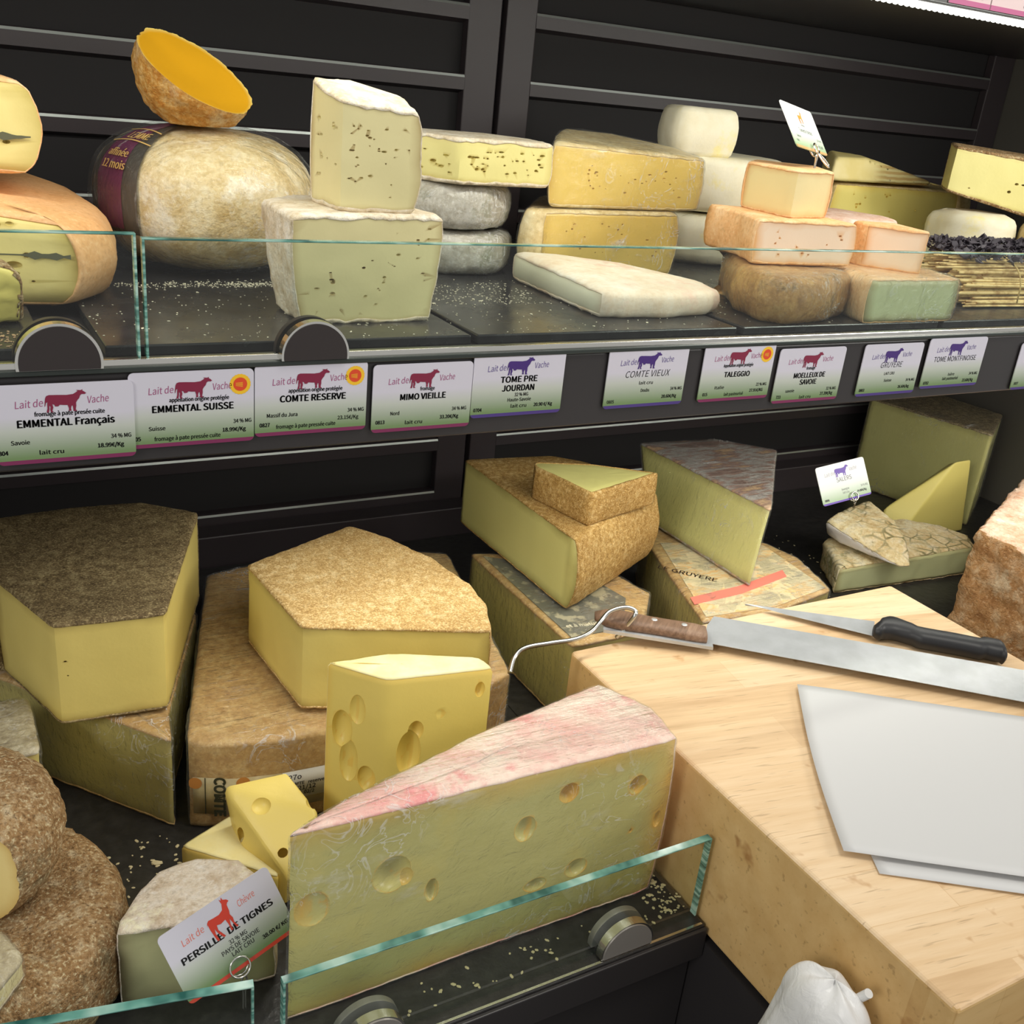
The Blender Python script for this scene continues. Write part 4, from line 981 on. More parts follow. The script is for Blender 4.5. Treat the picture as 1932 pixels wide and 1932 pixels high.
# ---------------------------------------------------------------- cheeses on the counter
# left: wrapped wedge carrying the big brown-topped wedge
wedge('cheese_wedge', 'cling-filmed wedge lying under the big brown-topped wedge at the left', [(0.1349, 0.7037), (0.1397, 0.7416), (0.20, 0.90), (0.10, 0.99), (-0.12, 1.02)], 'ccrrc', ZC, 0.9425, 'comte_wrapped', 'comte_side', rr=0.003, rt=0.0025, wrap=WRAP3, wamp=0.002, bulge=0.004)
wedge('cheese_wedge', 'largest brown-topped yellow wedge at the left on a wrapped wedge', [(0.0597, 0.7481), (0.1402, 0.7414), (0.2101, 0.9283), (0.165, 0.968), (0.10, 0.972), (0.04, 0.965), (-0.06, 0.91), (0.0271, 0.843)], 'ccrrrrrc', 0.9475, 1.0365, 'comte', 'comte_dark', rr=0.0022, rt=0.0022, bulge=0.004, amp=0.0005, jag=0.0008,
      holes=[(0.0665, 0.7495, 1.004, .0024, .002, .0013), (0.0675, 0.7495, 0.991, .0028, .002, .002), (0.1165, 0.7455, 0.994, .0016, .0014, .0014)] + [(0.094, 0.853, 1.0365, .0018, .006, .004)])
# comte wheel segment in film with its printed side, and the golden-topped wedge on it
L8 = [(0.146, 0.6996), (0.178, 0.684), (0.214, 0.677), (0.2514, 0.6745), (0.30, 0.6765), (0.35, 0.681), (0.40, 0.689), (0.4420, 0.7000), (0.4979, 0.9521), (0.43, 0.985), (0.33, 1.0), (0.2299, 0.9809)]
w8 = wedge('cheese_round', 'large wrapped comte wheel segment with printed paper round its side', L8, 'rrrrrrrccccc', ZC, 0.9412, 'comte_wrapped', 'comte_side', rr=0.004, rt=0.003, wrap=WRAP, wamp=0.0028, amp=0.0007)
# printed side band following the wheel's curved side
arcp = [Vector(p) for p in L8[:8]]
def side_at(s):
    lens = [(arcp[i + 1] - arcp[i]).length for i in range(7)]; d = s
    for i, l_ in enumerate(lens):
        if d <= l_ or i == 6:
            dr = (arcp[i + 1] - arcp[i]) / l_; return arcp[i] + dr * d, Vector((dr.y, -dr.x))
        d -= l_
def strip(name, s0, s1, z0, z1, off, m, par):
    bm = bmesh.new(); n = 24; a = []; b_ = []
    for i in range(n + 1):
        p, nn = side_at(s0 + (s1 - s0) * i / n); p = p + nn * off
        q = Vector((p.x, p.y, 0)) - Vector((par.location.x, par.location.y, 0))
        a.append(bm.verts.new((q.x, q.y, z0 - par.location.z))); b_.append(bm.verts.new((q.x, q.y, z1 - par.location.z)))
    for i in range(n): bm.faces.new((a[i], a[i + 1], b_[i + 1], b_[i]))
    o = bm_obj(name, bm, m, par, True); so = o.modifiers.new('thickness', 'SOLIDIFY'); so.thickness = 0.0003; return o
m, t, b = mat('printed_kraft_band'); t.put(b.inputs['Base Color'], t.ramp(t.noise(50, detail=4), [(0.35, L((176, 156, 104))), (0.65, L((200, 184, 140)))])); b.inputs['Roughness'].default_value = 0.5
bd = strip('paper_band', 0.004, 0.17, 0.872, 0.908, 0.0024, m, w8); bd['label'] = 'kraft paper band with dark lettering'
p = Print()
def side_fn(s_c, z_c, rot, off=0.0032):
    def fn(x, y):
        if rot: x, y = y, -x
        q, nn = side_at(max(0.001, s_c + x)); q = q + nn * off
        return (q.x - w8.location.x, q.y - w8.location.y, z_c + y - w8.location.z)
    return fn
v, f = text_verts('COMTE', 0.0118, 0.0006); p.add(v, f, side_fn(0.0215, 0.890, True))
for s0 in (0.0140, 0.0290): p.add([(-0.0004, -0.018), (0.0004, -0.018), (0.0004, 0.018), (-0.0004, 0.018)], [(0, 1, 2, 3)], side_fn(s0, 0.8905, False))
v, f = text_verts('AOP', 0.004, 0.0001); p.add(v, f, side_fn(0.034, 0.894, True))
p.build('lettering', flat('green_black_print', L((60, 62, 44)), 0.5), w8)
for s0, zz in ((0.0425, 0.9035), (0.005, 0.9025)):
    p = Print(); n = 28; p.add([(0.0055 * math.cos(2 * math.pi * i / n), 0.0055 * math.sin(2 * math.pi * i / n)) for i in range(n)], [tuple(range(n))], side_fn(s0 + 0.001, zz, False, 0.0028))
    p.build('orange_seal', flat('faded_orange', L((206, 140, 70)), 0.5), w8)
lb = strip('paper_label', 0.0745, 0.118, 0.881, 0.9085, 0.0034, flat('white_label', L((216, 214, 206)), 0.5), w8); lb['label'] = 'white typed label'
p = Print()
for body, s0, zz, sz in (('327o', 0.083, 0.9005, 0.0068), ('COMTE   reserve', 0.0945, 0.8945, 0.0042), ('21/12', 0.095, 0.889, 0.006), ('02/2', 0.097, 0.8845, 0.0045)):
    v, f = text_verts(body, sz, 0.0001); p.add(v, f, side_fn(s0, zz, False, 0.0042))
p.build('typed_lettering', INK, w8)
wedge('cheese_wedge', 'golden-topped yellow wedge in the middle on the wrapped wheel segment', [(0.2405, 0.7036), (0.3842, 0.6468), (0.402, 0.69), (0.4055, 0.73), (0.395, 0.79), (0.372, 0.845), (0.3482, 0.8807), (0.2299, 0.8256)], 'crrrrccc', 0.9475, 1.0260, 'comte', 'comte_gold', rr=0.0022, rt=0.0022, bulge=0.002, amp=0.0006, jag=0.0009,
      holes=eyes((0.25, 0.703), (0.37, 0.653), 0.96, 1.02, 7, 0.0009, 31))
# piece at the left edge
wedge('cheese_wedge', 'small cling-filmed yellow wedge at the left edge below the brown-topped wedge', [(0.0394, 0.7061), (0.040, 0.78), (-0.08, 0.80), (-0.10, 0.71)], 'ccrc', ZC, 0.9560, 'comte', 'tomme_grey', rr=0.003, rt=0.003, wrap=WRAP3)
# crusty brown wheel bottom left and the half on it
wedge('cheese_round', 'big crusty brown cheese wheel in the bottom left corner', arc((-0.0165, 0.5945), 0.0920, -85, 265, 34), 'r' * 35, ZC, 0.9215, 'tomme_brown', 'crusty', rr=0.012, bulge=0.003, amp=0.002)
def cut_solid(name, label, c, rad, pw, cuts, pm, rm, zmin, amp=0.0016, cat='cheese'):
    """A rounded crusty cheese (superellipsoid) with flat cuts (point, normal): crust and cut faces become two parts."""
    _seed[0] += 1; sd = _seed[0]
    root = tag(empty(name, (c[0], c[1], zmin)), label, cat); org = Vector(root.location); c = Vector(c)
    bm = bmesh.new(); bmesh.ops.create_uvsphere(bm, u_segments=120, v_segments=72, radius=1.0)
    for q in bm.verts:
        n_ = q.co.normalized(); hl = (abs(n_.x) ** 2 + abs(n_.y) ** 2) ** 0.5
        k = (hl ** pw + abs(n_.z) ** pw) ** (-1 / pw)
        p_ = Vector((n_.x * k * rad[0], n_.y * k * rad[1], n_.z * k * rad[2])) + c
        p_ += n_ * amp * (nz(p_, 50, sd) + 0.8 * nz(p_, 140, sd) + 0.6 * nz(p_, 300, sd)); p_.z = max(p_.z, zmin); q.co = p_ - org
    bm.verts.layers.float.new('rd')
    for f in bm.faces: f.smooth = True
    o = bm_obj('rind', bm, [RIND[rm], PASTE[pm]], root, True)
    bc = bmesh.new()
    for pt, nn in cuts:
        nn = Vector(nn).normalized(); Mx = Matrix.Translation(Vector(pt) - org + nn * 0.1) @ nn.to_track_quat('Z', 'Y').to_matrix().to_4x4()
        bmesh.ops.create_cube(bc, size=0.2, matrix=Mx @ Matrix.Diagonal((2, 2, 1, 1)))
    for f in bc.faces: f.material_index = 1
    me = bpy.data.meshes.new('cutter'); bc.to_mesh(me); bc.free(); me.materials.append(RIND[rm]); me.materials.append(PASTE[pm])
    cu = bpy.data.objects.new('cutter', me); C.objects.link(cu); cu.parent = root
    md = o.modifiers.new('cut', 'BOOLEAN'); md.operation = 'DIFFERENCE'; md.solver = 'EXACT'; md.object = cu; md.use_self = True
    bpy.context.view_layer.update()
    new = bpy.data.meshes.new_from_object(o.evaluated_get(bpy.context.evaluated_depsgraph_get()))
    bpy.data.objects.remove(cu); bpy.data.objects.remove(o)
    for nm, idx, mm in (('rind', 0, RIND[rm]), ('paste', 1, PASTE[pm])):
        b2 = bmesh.new(); b2.from_mesh(new); lay = b2.verts.layers.float.get('rd') or b2.verts.layers.float.new('rd')
        bmesh.ops.delete(b2, geom=[f for f in b2.faces if f.material_index != idx], context='FACES')
        if idx == 1:
            bmesh.ops.triangulate(b2, faces=b2.faces)
            for _ in range(5):
                es = [x for x in b2.edges if x.calc_length() > 0.008]
                if es: bmesh.ops.subdivide_edges(b2, edges=es, cuts=1); bmesh.ops.triangulate(b2, faces=[f for f in b2.faces if len(f.verts) > 3])
            bd = [x for x in b2.verts if x.is_boundary]
            for q in b2.verts: q[lay] = min((q.co - x.co).length for x in bd) if bd else 0.02
        for f in b2.faces: f.material_index = 0
        bm_obj(nm, b2, mm, root, idx == 0, normals=False)
    return root
cut_solid('cheese_half', 'crusty brown half cheese with a pale cut face on the brown wheel', (-0.014, 0.618, 0.9650), (0.060, 0.066, 0.0420), 2.6, [((0.001, 0.568, 0.96), (-0.62, -0.78, 0.05))], 'tomme_brown', 'crusty', 0.9235)
wedge('cheese_wedge', 'small pale wrapped piece at the left edge on the brown wheel', [(0.01, 0.5209), (0.0, 0.548), (-0.04, 0.56), (-0.06, 0.50), (-0.02, 0.485)], 'ccccc', 0.9250, 0.9420, 'tomme', 'tomme_grey', rr=0.003, wrap=WRAP)
# goat cheese with a white crust
wedge('cheese_half', 'white-crusted goat cheese half with a blue-grey cut face behind the tilted card', [(0.0645, 0.5396), (0.1635, 0.5211), (0.1682, 0.5388), (0.1531, 0.5751), (0.1268, 0.5895), (0.1004, 0.5852), (0.0793, 0.5659)], 'crrrrrr', ZC, 0.9215, 'persille', 'persille', rr=0.004, rt=0.003, amp=0.0012, jag=0.0014)
# emmental pieces
EH = flat('unused', (0.5, 0.5, 0.5))
wedge('cheese_block', 'tall emmental block with large holes standing behind the red-rinded wedge', [(0.2397, 0.6421), (0.2721, 0.6033), (0.3572, 0.5898), (0.3545, 0.6091), (0.2939, 0.6376)], 'ccccr', ZC, 1.0280, 'emmental', 'emmental_cream', rr=0.003, rt=0.0012, amp=0.0003, jag=0.0003, bulge=0.0,
      holes=[(*(0.3147, 0.585, 0.9923), .0125, .012, .013), (*(0.2936, 0.601, 0.9583), .010, .009, .021), (*(0.2977, 0.598, 0.9792), .0065, .007, .009), (*(0.308, 0.59, 0.9745), .004, .006, .006), (*(0.2491, 0.63, 0.9729), .008, .010, .017), (*(0.2551, 0.617, 0.9945), .007, .009, .016), (*(0.2515, 0.622, 0.9451), .008, .010, .022), (*(0.3474, 0.592, 1.0104), .004, .005, .007), (*(0.2636, 0.612, 0.9335), .008, .008, .012)])
_a = [(0.1626, 0.6557, 0.925), (0.2106, 0.646, 0.932), (0.2221, 0.6018, 0.922), (0.1916, 0.5787, 0.885), (0.1872, 0.6031, 0.885)]
hull('cheese_block', 'small tilted emmental block with round holes left of the red-rinded wedge', [*_a, (_a[0][0] + .006, _a[0][1], .885), (_a[1][0], _a[1][1], .885), (_a[2][0], _a[2][1], .872), (_a[3][0] - .002, _a[3][1], .860), (_a[4][0] - .012, _a[4][1] + .006, .860), (_a[0][0] + .02, _a[0][1] - .03, .860), (_a[1][0], _a[1][1] - .01, .862)], 'emmental', bev=0.003, amp=0.0002,
     holes=[(*(0.1829, 0.6263, 0.921), .009, .008, .007), (*(0.1959, 0.5991, 0.893), .009, .008, .008), (*(0.175, 0.6334, 0.893), .007, .007, .011), (*(0.2204, 0.6119, 0.925), .005, .006, .006)])
wedge('cheese_slab', 'flat emmental slab lying low left of the small tilted emmental block', [(0.1274, 0.6469), (0.1549, 0.6197), (0.186, 0.585), (0.205, 0.645), (0.1741, 0.669)], 'ccccc', ZC, 0.8840, 'emmental', 'emmental_cream', rr=0.0025, rt=0.001, amp=0.0003, jag=0.0003)
wedge('cheese_wedge', 'large wrapped emmental wedge with a reddish rind in the front', [(0.16, 0.4847), (0.20, 0.4845), (0.30, 0.4865), (0.4628, 0.4868), (0.470, 0.53), (0.4511, 0.5776), (0.33, 0.548), (0.1994, 0.5038)], 'cccrrccc', ZC, [(0.1607, 0.484, 1.0136), (0.463, 0.487, 1.0058), (0.4569, 0.585, 1.0003)], 'emmental_wrapped', 'emmental_pink', rr=0.004, rt=0.0025, amp=0.0006, jag=0.0008, bulge=0.004, wrap=WRAP3, wamp=0.0008,
      holes=[(*(0.3691, 0.486, 0.9814), .0085, .010, .0085), (*(0.4321, 0.487, 0.9703), .0082, .010, .0085), (*(0.3348, 0.486, 0.9598), .009, .006, .011), (*(0.3858, 0.486, 0.9065), .010, .007, .0085), (*(0.2315, 0.485, 0.9563), .014, .010, .015), (*(0.2415, 0.485, 0.9504), .006, .006, .007), (*(0.2626, 0.485, 0.9311), .005, .006, .010), (*(0.3497, 0.486, 0.9031), .010, .008, .006), (*(0.1759, 0.4838, 0.9474), .0125, .0030, .0145), (*(0.4334, 0.487, 0.9261), .0016, .003, .0022), (*(0.4584, 0.487, 0.9295), .004, .004, .008)])

# right group: gruyere wedges
w18 = wedge('cheese_wedge', 'wrapped green-grey wedge with a printed dark label under the cloth-rinded wedge', [(0.5175, 0.712), (0.60, 0.712), (0.66, 0.78), (0.64, 0.88), (0.5164, 0.9296)], 'crrrc', ZC, 0.9490, 'comte_wrapped', 'comte_side', rr=0.003, rt=0.003, wrap=WRAP3, wamp=0.003)
m, t, b = mat('dark_printed_label'); 
t.put(b.inputs['Base Color'], t.mix(t.mr(t.noise(1.0, t.stretch((60, 60, 60)), detail=4), 0.52, 0.6, 0, 0.8), L((108, 108, 96)), L((178, 170, 140)))); b.inputs['Roughness'].default_value = 0.35
def top_label(par, pts, z, m, name='printed_label', lab=None):
    bm = bmesh.new(); q = [(p[0] - par.location.x, p[1] - par.location.y) for p in pts]
    a = [bm.verts.new((x, y, z - par.location.z)) for x, y in q]; b_ = [bm.verts.new((x, y, z + 0.0006 - par.location.z)) for x, y in q]
    bm.faces.new(a[::-1]); bm.faces.new(b_); n = len(q)
    for i in range(n): bm.faces.new((a[i], a[(i + 1) % n], b_[(i + 1) % n], b_[i]))
    o = bm_obj(name, bm, m, par)
    if lab: o['label'] = lab
    return o
top_label(w18, [(0.523, 0.722), (0.585, 0.722), (0.625, 0.775), (0.61, 0.85), (0.524, 0.915)], 0.9506, m, lab='dark printed paper label')
p = Print(); v, f = text_verts('et à maturité', 0.0075, 0.0003); ca, sa = math.cos(R(-8)), math.sin(R(-8))
p.add(v, f, lambda x, y: (0.5505 + x * ca - y * sa - w18.location.x, 0.7375 + x * sa + y * ca - w18.location.y, 0.9514 - w18.location.z)); p.build('lettering', flat('cream_print', L((214, 206, 176)), 0.5), w18)
wedge('cheese_wedge', 'yellow wedge with a bulging cloth-textured rind in the centre right', [(0.544, 0.7695), (0.7061, 0.8511), (0.705, 0.885), (0.68, 0.96), (0.65, 0.99), (0.5378, 1.0041)], 'rccccc', 0.9540, 1.0345, 'gruyere', 'basket', rr=0.003, rt=0.002, bulge=0.012, amp=0.0006, jag=0.0008)
wedge('cheese_wedge', 'small wedge with a dark golden rind on the cloth-rinded wedge', [(0.5731, 0.7914), (0.6803, 0.8225), (0.6214, 0.8647), (0.5611, 0.8864), (0.554, 0.8762)], 'rcccr', 1.0362, 1.0720, 'gruyere', 'basket', rr=0.002, rt=0.0012, amp=0.0005, jag=0.0008, cap='c', bulge=0.001)
# printed-rind pair
w20 = wedge('cheese_wedge', 'flat wrapped wedge with pale printed paper and a red stripe under another wedge', [(0.6799, 0.7088), (0.7797, 0.7018), (0.8758, 0.72), (0.90, 0.80), (0.8878, 0.8503), (0.80, 0.98), (0.7376, 0.8848)], 'ccccccc', ZC, 0.9480, 'comte_wrapped', 'comte_side', rr=0.003, rt=0.003, wrap=WRAP, wamp=0.0015)
m, t, b = mat('pale_printed_paper')
cc = t.ramp(t.noise(1.0, t.stretch((18, 46, 40), (0, 0, 0.5)), detail=5, rough=0.65), [(0.30, L((150, 140, 128))), (0.42, L((206, 192, 152))), (0.50, L((222, 206, 168))), (0.56, L((226, 184, 120))), (0.62, L((216, 202, 164))), (0.72, L((208, 150, 132)))])
t.put(b.inputs['Base Color'], cc); b.inputs['Roughness'].default_value = 0.4; PRINTED = m
m2, t, b = mat('dark_printed_paper'); m2_ = m2
t.put(b.inputs['Base Color'], t.ramp(t.noise(1.0, t.stretch((14, 50, 40), (0, 0, 0.6)), detail=5, rough=0.65), [(0.30, L((120, 98, 88))), (0.42, L((150, 118, 104))), (0.5, L((176, 172, 164))), (0.58, L((146, 112, 100))), (0.66, L((206, 172, 128))), (0.75, L((196, 128, 112)))])); b.inputs['Roughness'].default_value = 0.3
top_label(w20, [(x, y) for x, y in [(0.6864, 0.7135), (0.7799, 0.7065), (0.8702, 0.723), (0.8798, 0.8395), (0.7537, 0.8861)]], 0.9492, PRINTED, 'printed_paper', 'pale paper printed with stripes and words')
rs = [(0.6968, 0.7543), (0.6911, 0.7396), (0.7618, 0.7432), (0.8446, 0.7602), (0.8519, 0.7753), (0.7714, 0.7589)]
top_label(w20, rs, 0.9498, flat('red_stripe', L((226, 128, 112)), 0.4), 'red_stripe', 'red printed stripe')
p = Print(); v, f = text_verts('LE GRUYERE', 0.0125, 0.0); v, f = v + [(x + .0004, y) for x, y in v], f + [tuple(i + len(v) for i in q) for q in f]; q0 = (0.7285, 0.8015, 0.95); ca, sa = math.cos(R(-48)), math.sin(R(-48))
p.add(v, f, lambda x, y: (q0[0] + x * ca - y * sa - w20.location.x, q0[1] + x * sa + y * ca - w20.location.y, 0.9502 - w20.location.z)); p.build('lettering', flat('brown_print', L((96, 76, 58)), 0.5), w20)
w19 = wedge('cheese_wedge', 'upright wrapped wedge with a dark printed rind standing on the printed flat wedge', [(0.8031, 0.7667), (0.9593, 0.9276), (0.90, 0.985), (0.7865, 0.9968)], 'crrc', 0.9520, 1.0375, 'gruyere', m2_, bot=[(0.7798, 0.7527), (0.935, 0.915), (0.89, 0.965), (0.776, 0.945)], rr=0.002, rt=0.002, wrap=WRAP3, wamp=0.001, amp=0.0005)
wedge('cheese_wedge', 'huge wrapped yellow wedge in the back right corner of the counter', [(1.3916, 1.1582), (1.4449, 0.9532), (1.572, 1.03), (1.56, 1.15)], 'ccrr', ZC, 1.0120, 'gruyere', 'comte_dark', rr=0.003, rt=0.002, wrap=WRAP3, wamp=0.0015)
hull('cheese_wedge', 'narrow yellow wedge with a pointed top before the huge wrapped wedge', [(1.256, 0.938, 0.8565), (1.418, 0.940, 0.8565), (1.3577, 0.943, 0.9783), (1.3946, 0.943, 0.9793), (1.300, 0.972, 0.8565), (1.415, 0.960, 0.8565), (1.3736, 0.965, 0.9661), (1.2581, 0.975, 0.8969)], 'yellow', bev=0.0025, amp=0.0003)
w24 = wedge('cheese_wedge', 'flat bloomy-rinded wedge lying on the counter with straw marks on top', [(1.0265, 0.839), (1.279, 0.819), (1.2986, 0.8491), (1.285, 0.89), (1.2419, 0.9276), (1.14, 0.935), (1.071, 0.9109), (1.045, 0.865)], 'crrrrrrr', ZC, [(1.0198, 0.834, 0.893), (1.279, 0.819, 0.902), (1.1503, 0.9438, 0.903)], 'pale_green', 'bloomy', rr=0.006, rt=0.003, amp=0.0014, jag=0.0014, taper=0.02)
hull('cheese_wedge', 'small white mould wedge with green herbs lying on the flat bloomy wedge', [(1.0587, 0.9074, 0.93), (1.0938, 0.9195, 0.936), (1.1358, 0.9295, 0.936), (1.185, 0.945, 0.934), (1.1633, 0.8722, 0.932), (1.1339, 0.829, 0.928), (1.077, 0.915, 0.9055), (1.072, 0.885, 0.9055), (1.095, 0.800, 0.9045), (1.115, 0.795, 0.9045), (1.185, 0.93, 0.9055)], 'white_mould', bev=0.004, amp=0.0014,
     rindfaces=lambda n, c: n.z > 0.5, rm='bloomy')
w26 = wedge('cheese_wedge', 'tall rock-like brown cheese at the right edge behind the wooden block', [(1.092, 0.703), (1.092, 0.50), (1.50, 0.50), (1.50, 0.885), (1.31, 0.803)], 'rrrrr', ZC, 1.0035, 'tomme_brown', 'rock', bot=[(1.085, 0.703), (1.10, 0.50), (1.50, 0.50), (1.50, 0.885), (1.31, 0.803)], rr=0.005, amp=0.002, bulge=0.0)
_r = [o for o in w26.children if o.name.startswith('rind')][0]; _r.data.materials.append(RIND['rock_top'])
for p_ in _r.data.polygons:
    if p_.normal.z > 0.6: p_.material_index = 1

# pinned cards with wire clips
def posed(pos, Rm): return Matrix.Translation(pos) @ Matrix(Rm).to_4x4()
def wire_clip(label, M, x, zc, r, zfoot, name='card_clip', rw=0.0009, loop2=False):
    """Spring-wire clip: a ring holding the card, a stem down to the cheese."""
    root = tag(empty(name, (0, 0, 0)), label, 'clip'); root.matrix_world = M
    bm = bmesh.new()
    for yy in (-0.0032, 0.0016):
        pts = [(x + r * math.cos(a), yy, zc + r * math.sin(a)) for a in [math.pi * 2 * i / 28 for i in range(28)]]
        add_tube(bm, pts, rw, 8, closed=True)
    bm_obj('ring', bm, CHROME, root, True)
    bm = bmesh.new()
    dn_ = M.to_3x3().inverted() @ Vector((0, 0, -1)); s0 = Vector((x, -0.0008, zc - r))
    for sx in (-1, 1): add_tube(bm, spline([s0 + Vector((sx * k, -0.0012, 0)) + dn_ * (f * zfoot) for k, f in ((0.0006, 0.0), (0.0020, 0.15), (0.0008, 0.5), (0.0009, 1.0))], 6), rw, 8)
    bm_obj('stem', bm, CHROME, root, True)
    if loop2:
        bm = bmesh.new(); add_tube(bm, spline([(x, -0.003, zc - r), (x + 0.004, -0.005, zc - r - 0.006), (x + 0.0075, -0.006, zc - r - 0.014), (x + 0.004, -0.006, zc - r - 0.016), (x + 0.0015, -0.004, zc - r - 0.008), (x, -0.003, zc - r)], 6), rw, 8)
        bm_obj('wire_loop', bm, CHROME, root, True)
    return root
M1 = posed((0.1309, 0.5167, 0.9153), [[0.9472, -0.0724, -0.3123], [0.2031, 0.8893, 0.4097], [0.2481, -0.4515, 0.8571]])
price_card('tilted price card reading PERSILLE DE TIGNES with a red goat', M1,
  [title('PERSILLE  DE TIGNES', -0.005, 0.82, 0.078), ('32 % MG', 0.05, -0.085, 0.052, 0.0012, 'CENTER', 'g', 0.16, 0), ('PAYS DE SAVOIE', 0.05, -0.135, 0.052, 0.0012, 'CENTER', 'g', 0.34, 0), ('LAIT CRU', 0.05, -0.185, 0.052, 0.0012, 'CENTER', 'g', 0.20, 0), small('38.00 €/ KG', 0.46, -0.215, 'RIGHT', bold=0.0022)], 'goat', style='white', W=0.08, animal='goat', script=('Lait de', 'Chèvre'))
wire_clip('wire ring clip holding the tilted goat cheese card', M1, -0.0035, -0.0225, 0.0068, 0.030, rw=0.0007)
M2 = posed((1.016 * 1.06, 0.8563 * 1.06, 1.45 - 0.435 * 1.06), [[0.9891, 0.112, -0.096], [-0.0534, 0.8786, 0.4746], [0.1375, -0.4643, 0.8749]])
price_card('bright price card reading SALERS above the small mould wedge', M2,
  [('SALERS', 0.02, 0.01, 0.095, 0.0, 'CENTER', 'g', 0.31, 0.0), ('Auvergne', 0.0, -0.14, 0.05, 0.0, 'CENTER', 'g', 0.16, 0), ('lait cru', 0.0, -0.195, 0.05, 0, 'CENTER', 'g', 0.13, 0), ('34 % MG', 0.47, -0.15, 0.05, 0, 'RIGHT', 'g', 0.15, 0), small('24.80€/Kg', 0.42, -0.225, 'RIGHT', bold=0.0022), small('0806', -0.45, -0.255, 'LEFT', bold=0.0022)], 'purple', style='bright', W=0.0848, H=0.0535)
wire_clip('small wire ring clip under the SALERS card', M2, 0.011, -0.0235, 0.0058, 0.012)
M3 = posed((0.7841 * 1.015, 0.8111 * 1.015, 1.45 - 0.0154 * 1.015), [[0.9207, -0.3618, -0.1462], [0.3752, 0.7183, 0.5859], [-0.107, -0.5943, 0.7971]])
price_card('leaning white price card with an orange emblem pinned on the orange-edged cube', M3,
  [('Tomette Brebis', 0.0, -0.07, 0.075, 0.0, 'CENTER', 'g', 0.42, 0), ('fromage', -0.02, 0.02, 0.045, 0, 'CENTER', 'g', 0.12, 0), ('Savoie', -0.30, -0.16, 0.05, 0, 'CENTER', 'g', 0.13, 0), ('32 % MG', 0.45, -0.14, 0.045, 0, 'RIGHT', 'g', 0.14, 0), ('28.60', 0.42, -0.235, 0.05, 0, 'RIGHT', 'g', 0.14, 0), ('0901', -0.42, -0.23, 0.045, 0, 'LEFT', 'g', 0.08, 0)], 'orange', style='bright', W=0.0805, animal='goat', script=None, ascale=0.62)
wire_clip('wire clip with a loop pinned into the orange-edged cube', M3, 0.004, -0.0235, 0.0055, 0.016, loop2=True)

# ---------------------------------------------------------------- wooden block and what lies on it
wb = tag(empty('wooden_block', (0.698, 0.455, 0.8435)), 'thick pale beech chopping block at the right with one corner to the front', 'chopping block')
BL = (0.4860, 0.2370, 0.8435); BH_ = (0.9115, 0.6705, 0.9730)
bm = bmesh.new(); add_box(bm, tuple(BL[i] - wb.location[i] for i in range(3)), tuple(BH_[i] - wb.location[i] for i in range(3)))
bmesh.ops.bevel(bm, geom=list(bm.edges), offset=0.004, segments=4, affect='EDGES', profile=0.5)
o = bm_obj('body', bm, [WOOD, WOODSIDE], wb)
for p_ in o.data.polygons: p_.material_index = 0 if p_.normal.z > 0.5 else 1
bm = bmesh.new(); bm.free()

# black-handled knife
def blade_mesh(prof_top, prof_bot, z0, th, taper_to_edge=True):
    """Flat blade between two ground polylines (back, edge), thick at the back, thin at the edge."""
    bm = bmesh.new(); n = len(prof_top)
    a = [bm.verts.new((*prof_top[i], z0 + th)) for i in range(n)]; b_ = [bm.verts.new((*prof_bot[i], z0 + th * 0.55)) for i in range(n)]
    c = [bm.verts.new((*prof_bot[i], z0 + th * 0.40)) for i in range(n)]; d = [bm.verts.new((*prof_top[i], z0)) for i in range(n)]
    for i in range(n - 1):
        for u, v in ((a, b_), (b_, c), (c, d), (d, a)):
            bm.faces.new((u[i], u[i + 1], v[i + 1], v[i]))
    bm.faces.new((a[0], b_[0], c[0], d[0])); bm.faces.new((d[-1], c[-1], b_[-1], a[-1]))
    return bm
m, t, b = mat('smeared_blade_steel'); BLADE = m
t.put(b.inputs['Base Color'], t.ramp(t.noise(40, detail=5), [(0.35, (0.46, 0.48, 0.49)), (0.65, (0.54, 0.56, 0.58))])); b.inputs['Metallic'].default_value = 0.35
t.put(b.inputs['Roughness'], t.mr(t.noise(55, detail=4), 0.3, 0.7, 0.28, 0.38))
zb = 0.9738
kn = tag(empty('knife', (0.82, 0.60, zb)), 'small knife with a black moulded handle on the wooden block', 'knife')
tip = Vector((0.7049, 0.6802)); heel_t = Vector((0.8128, 0.6045)); heel_b = Vector((0.7912, 0.5859))
tp, bt = [], []
for i in range(13):
    s = i / 12; w_ = min(1, s * 3.2) ** 0.6
    tp.append(tip.lerp(heel_t, s)); edge = tip.lerp(heel_b, s); bt.append(tp[-1].lerp(edge + (edge - tp[-1]) * 0.15, max(0.02, w_)))
bm = blade_mesh(tp, bt, 0, 0.0018)
for v in bm.verts: v.co -= Vector((kn.location.x, kn.location.y, -0.0035))
bm_obj('blade', bm, BLADE, kn)
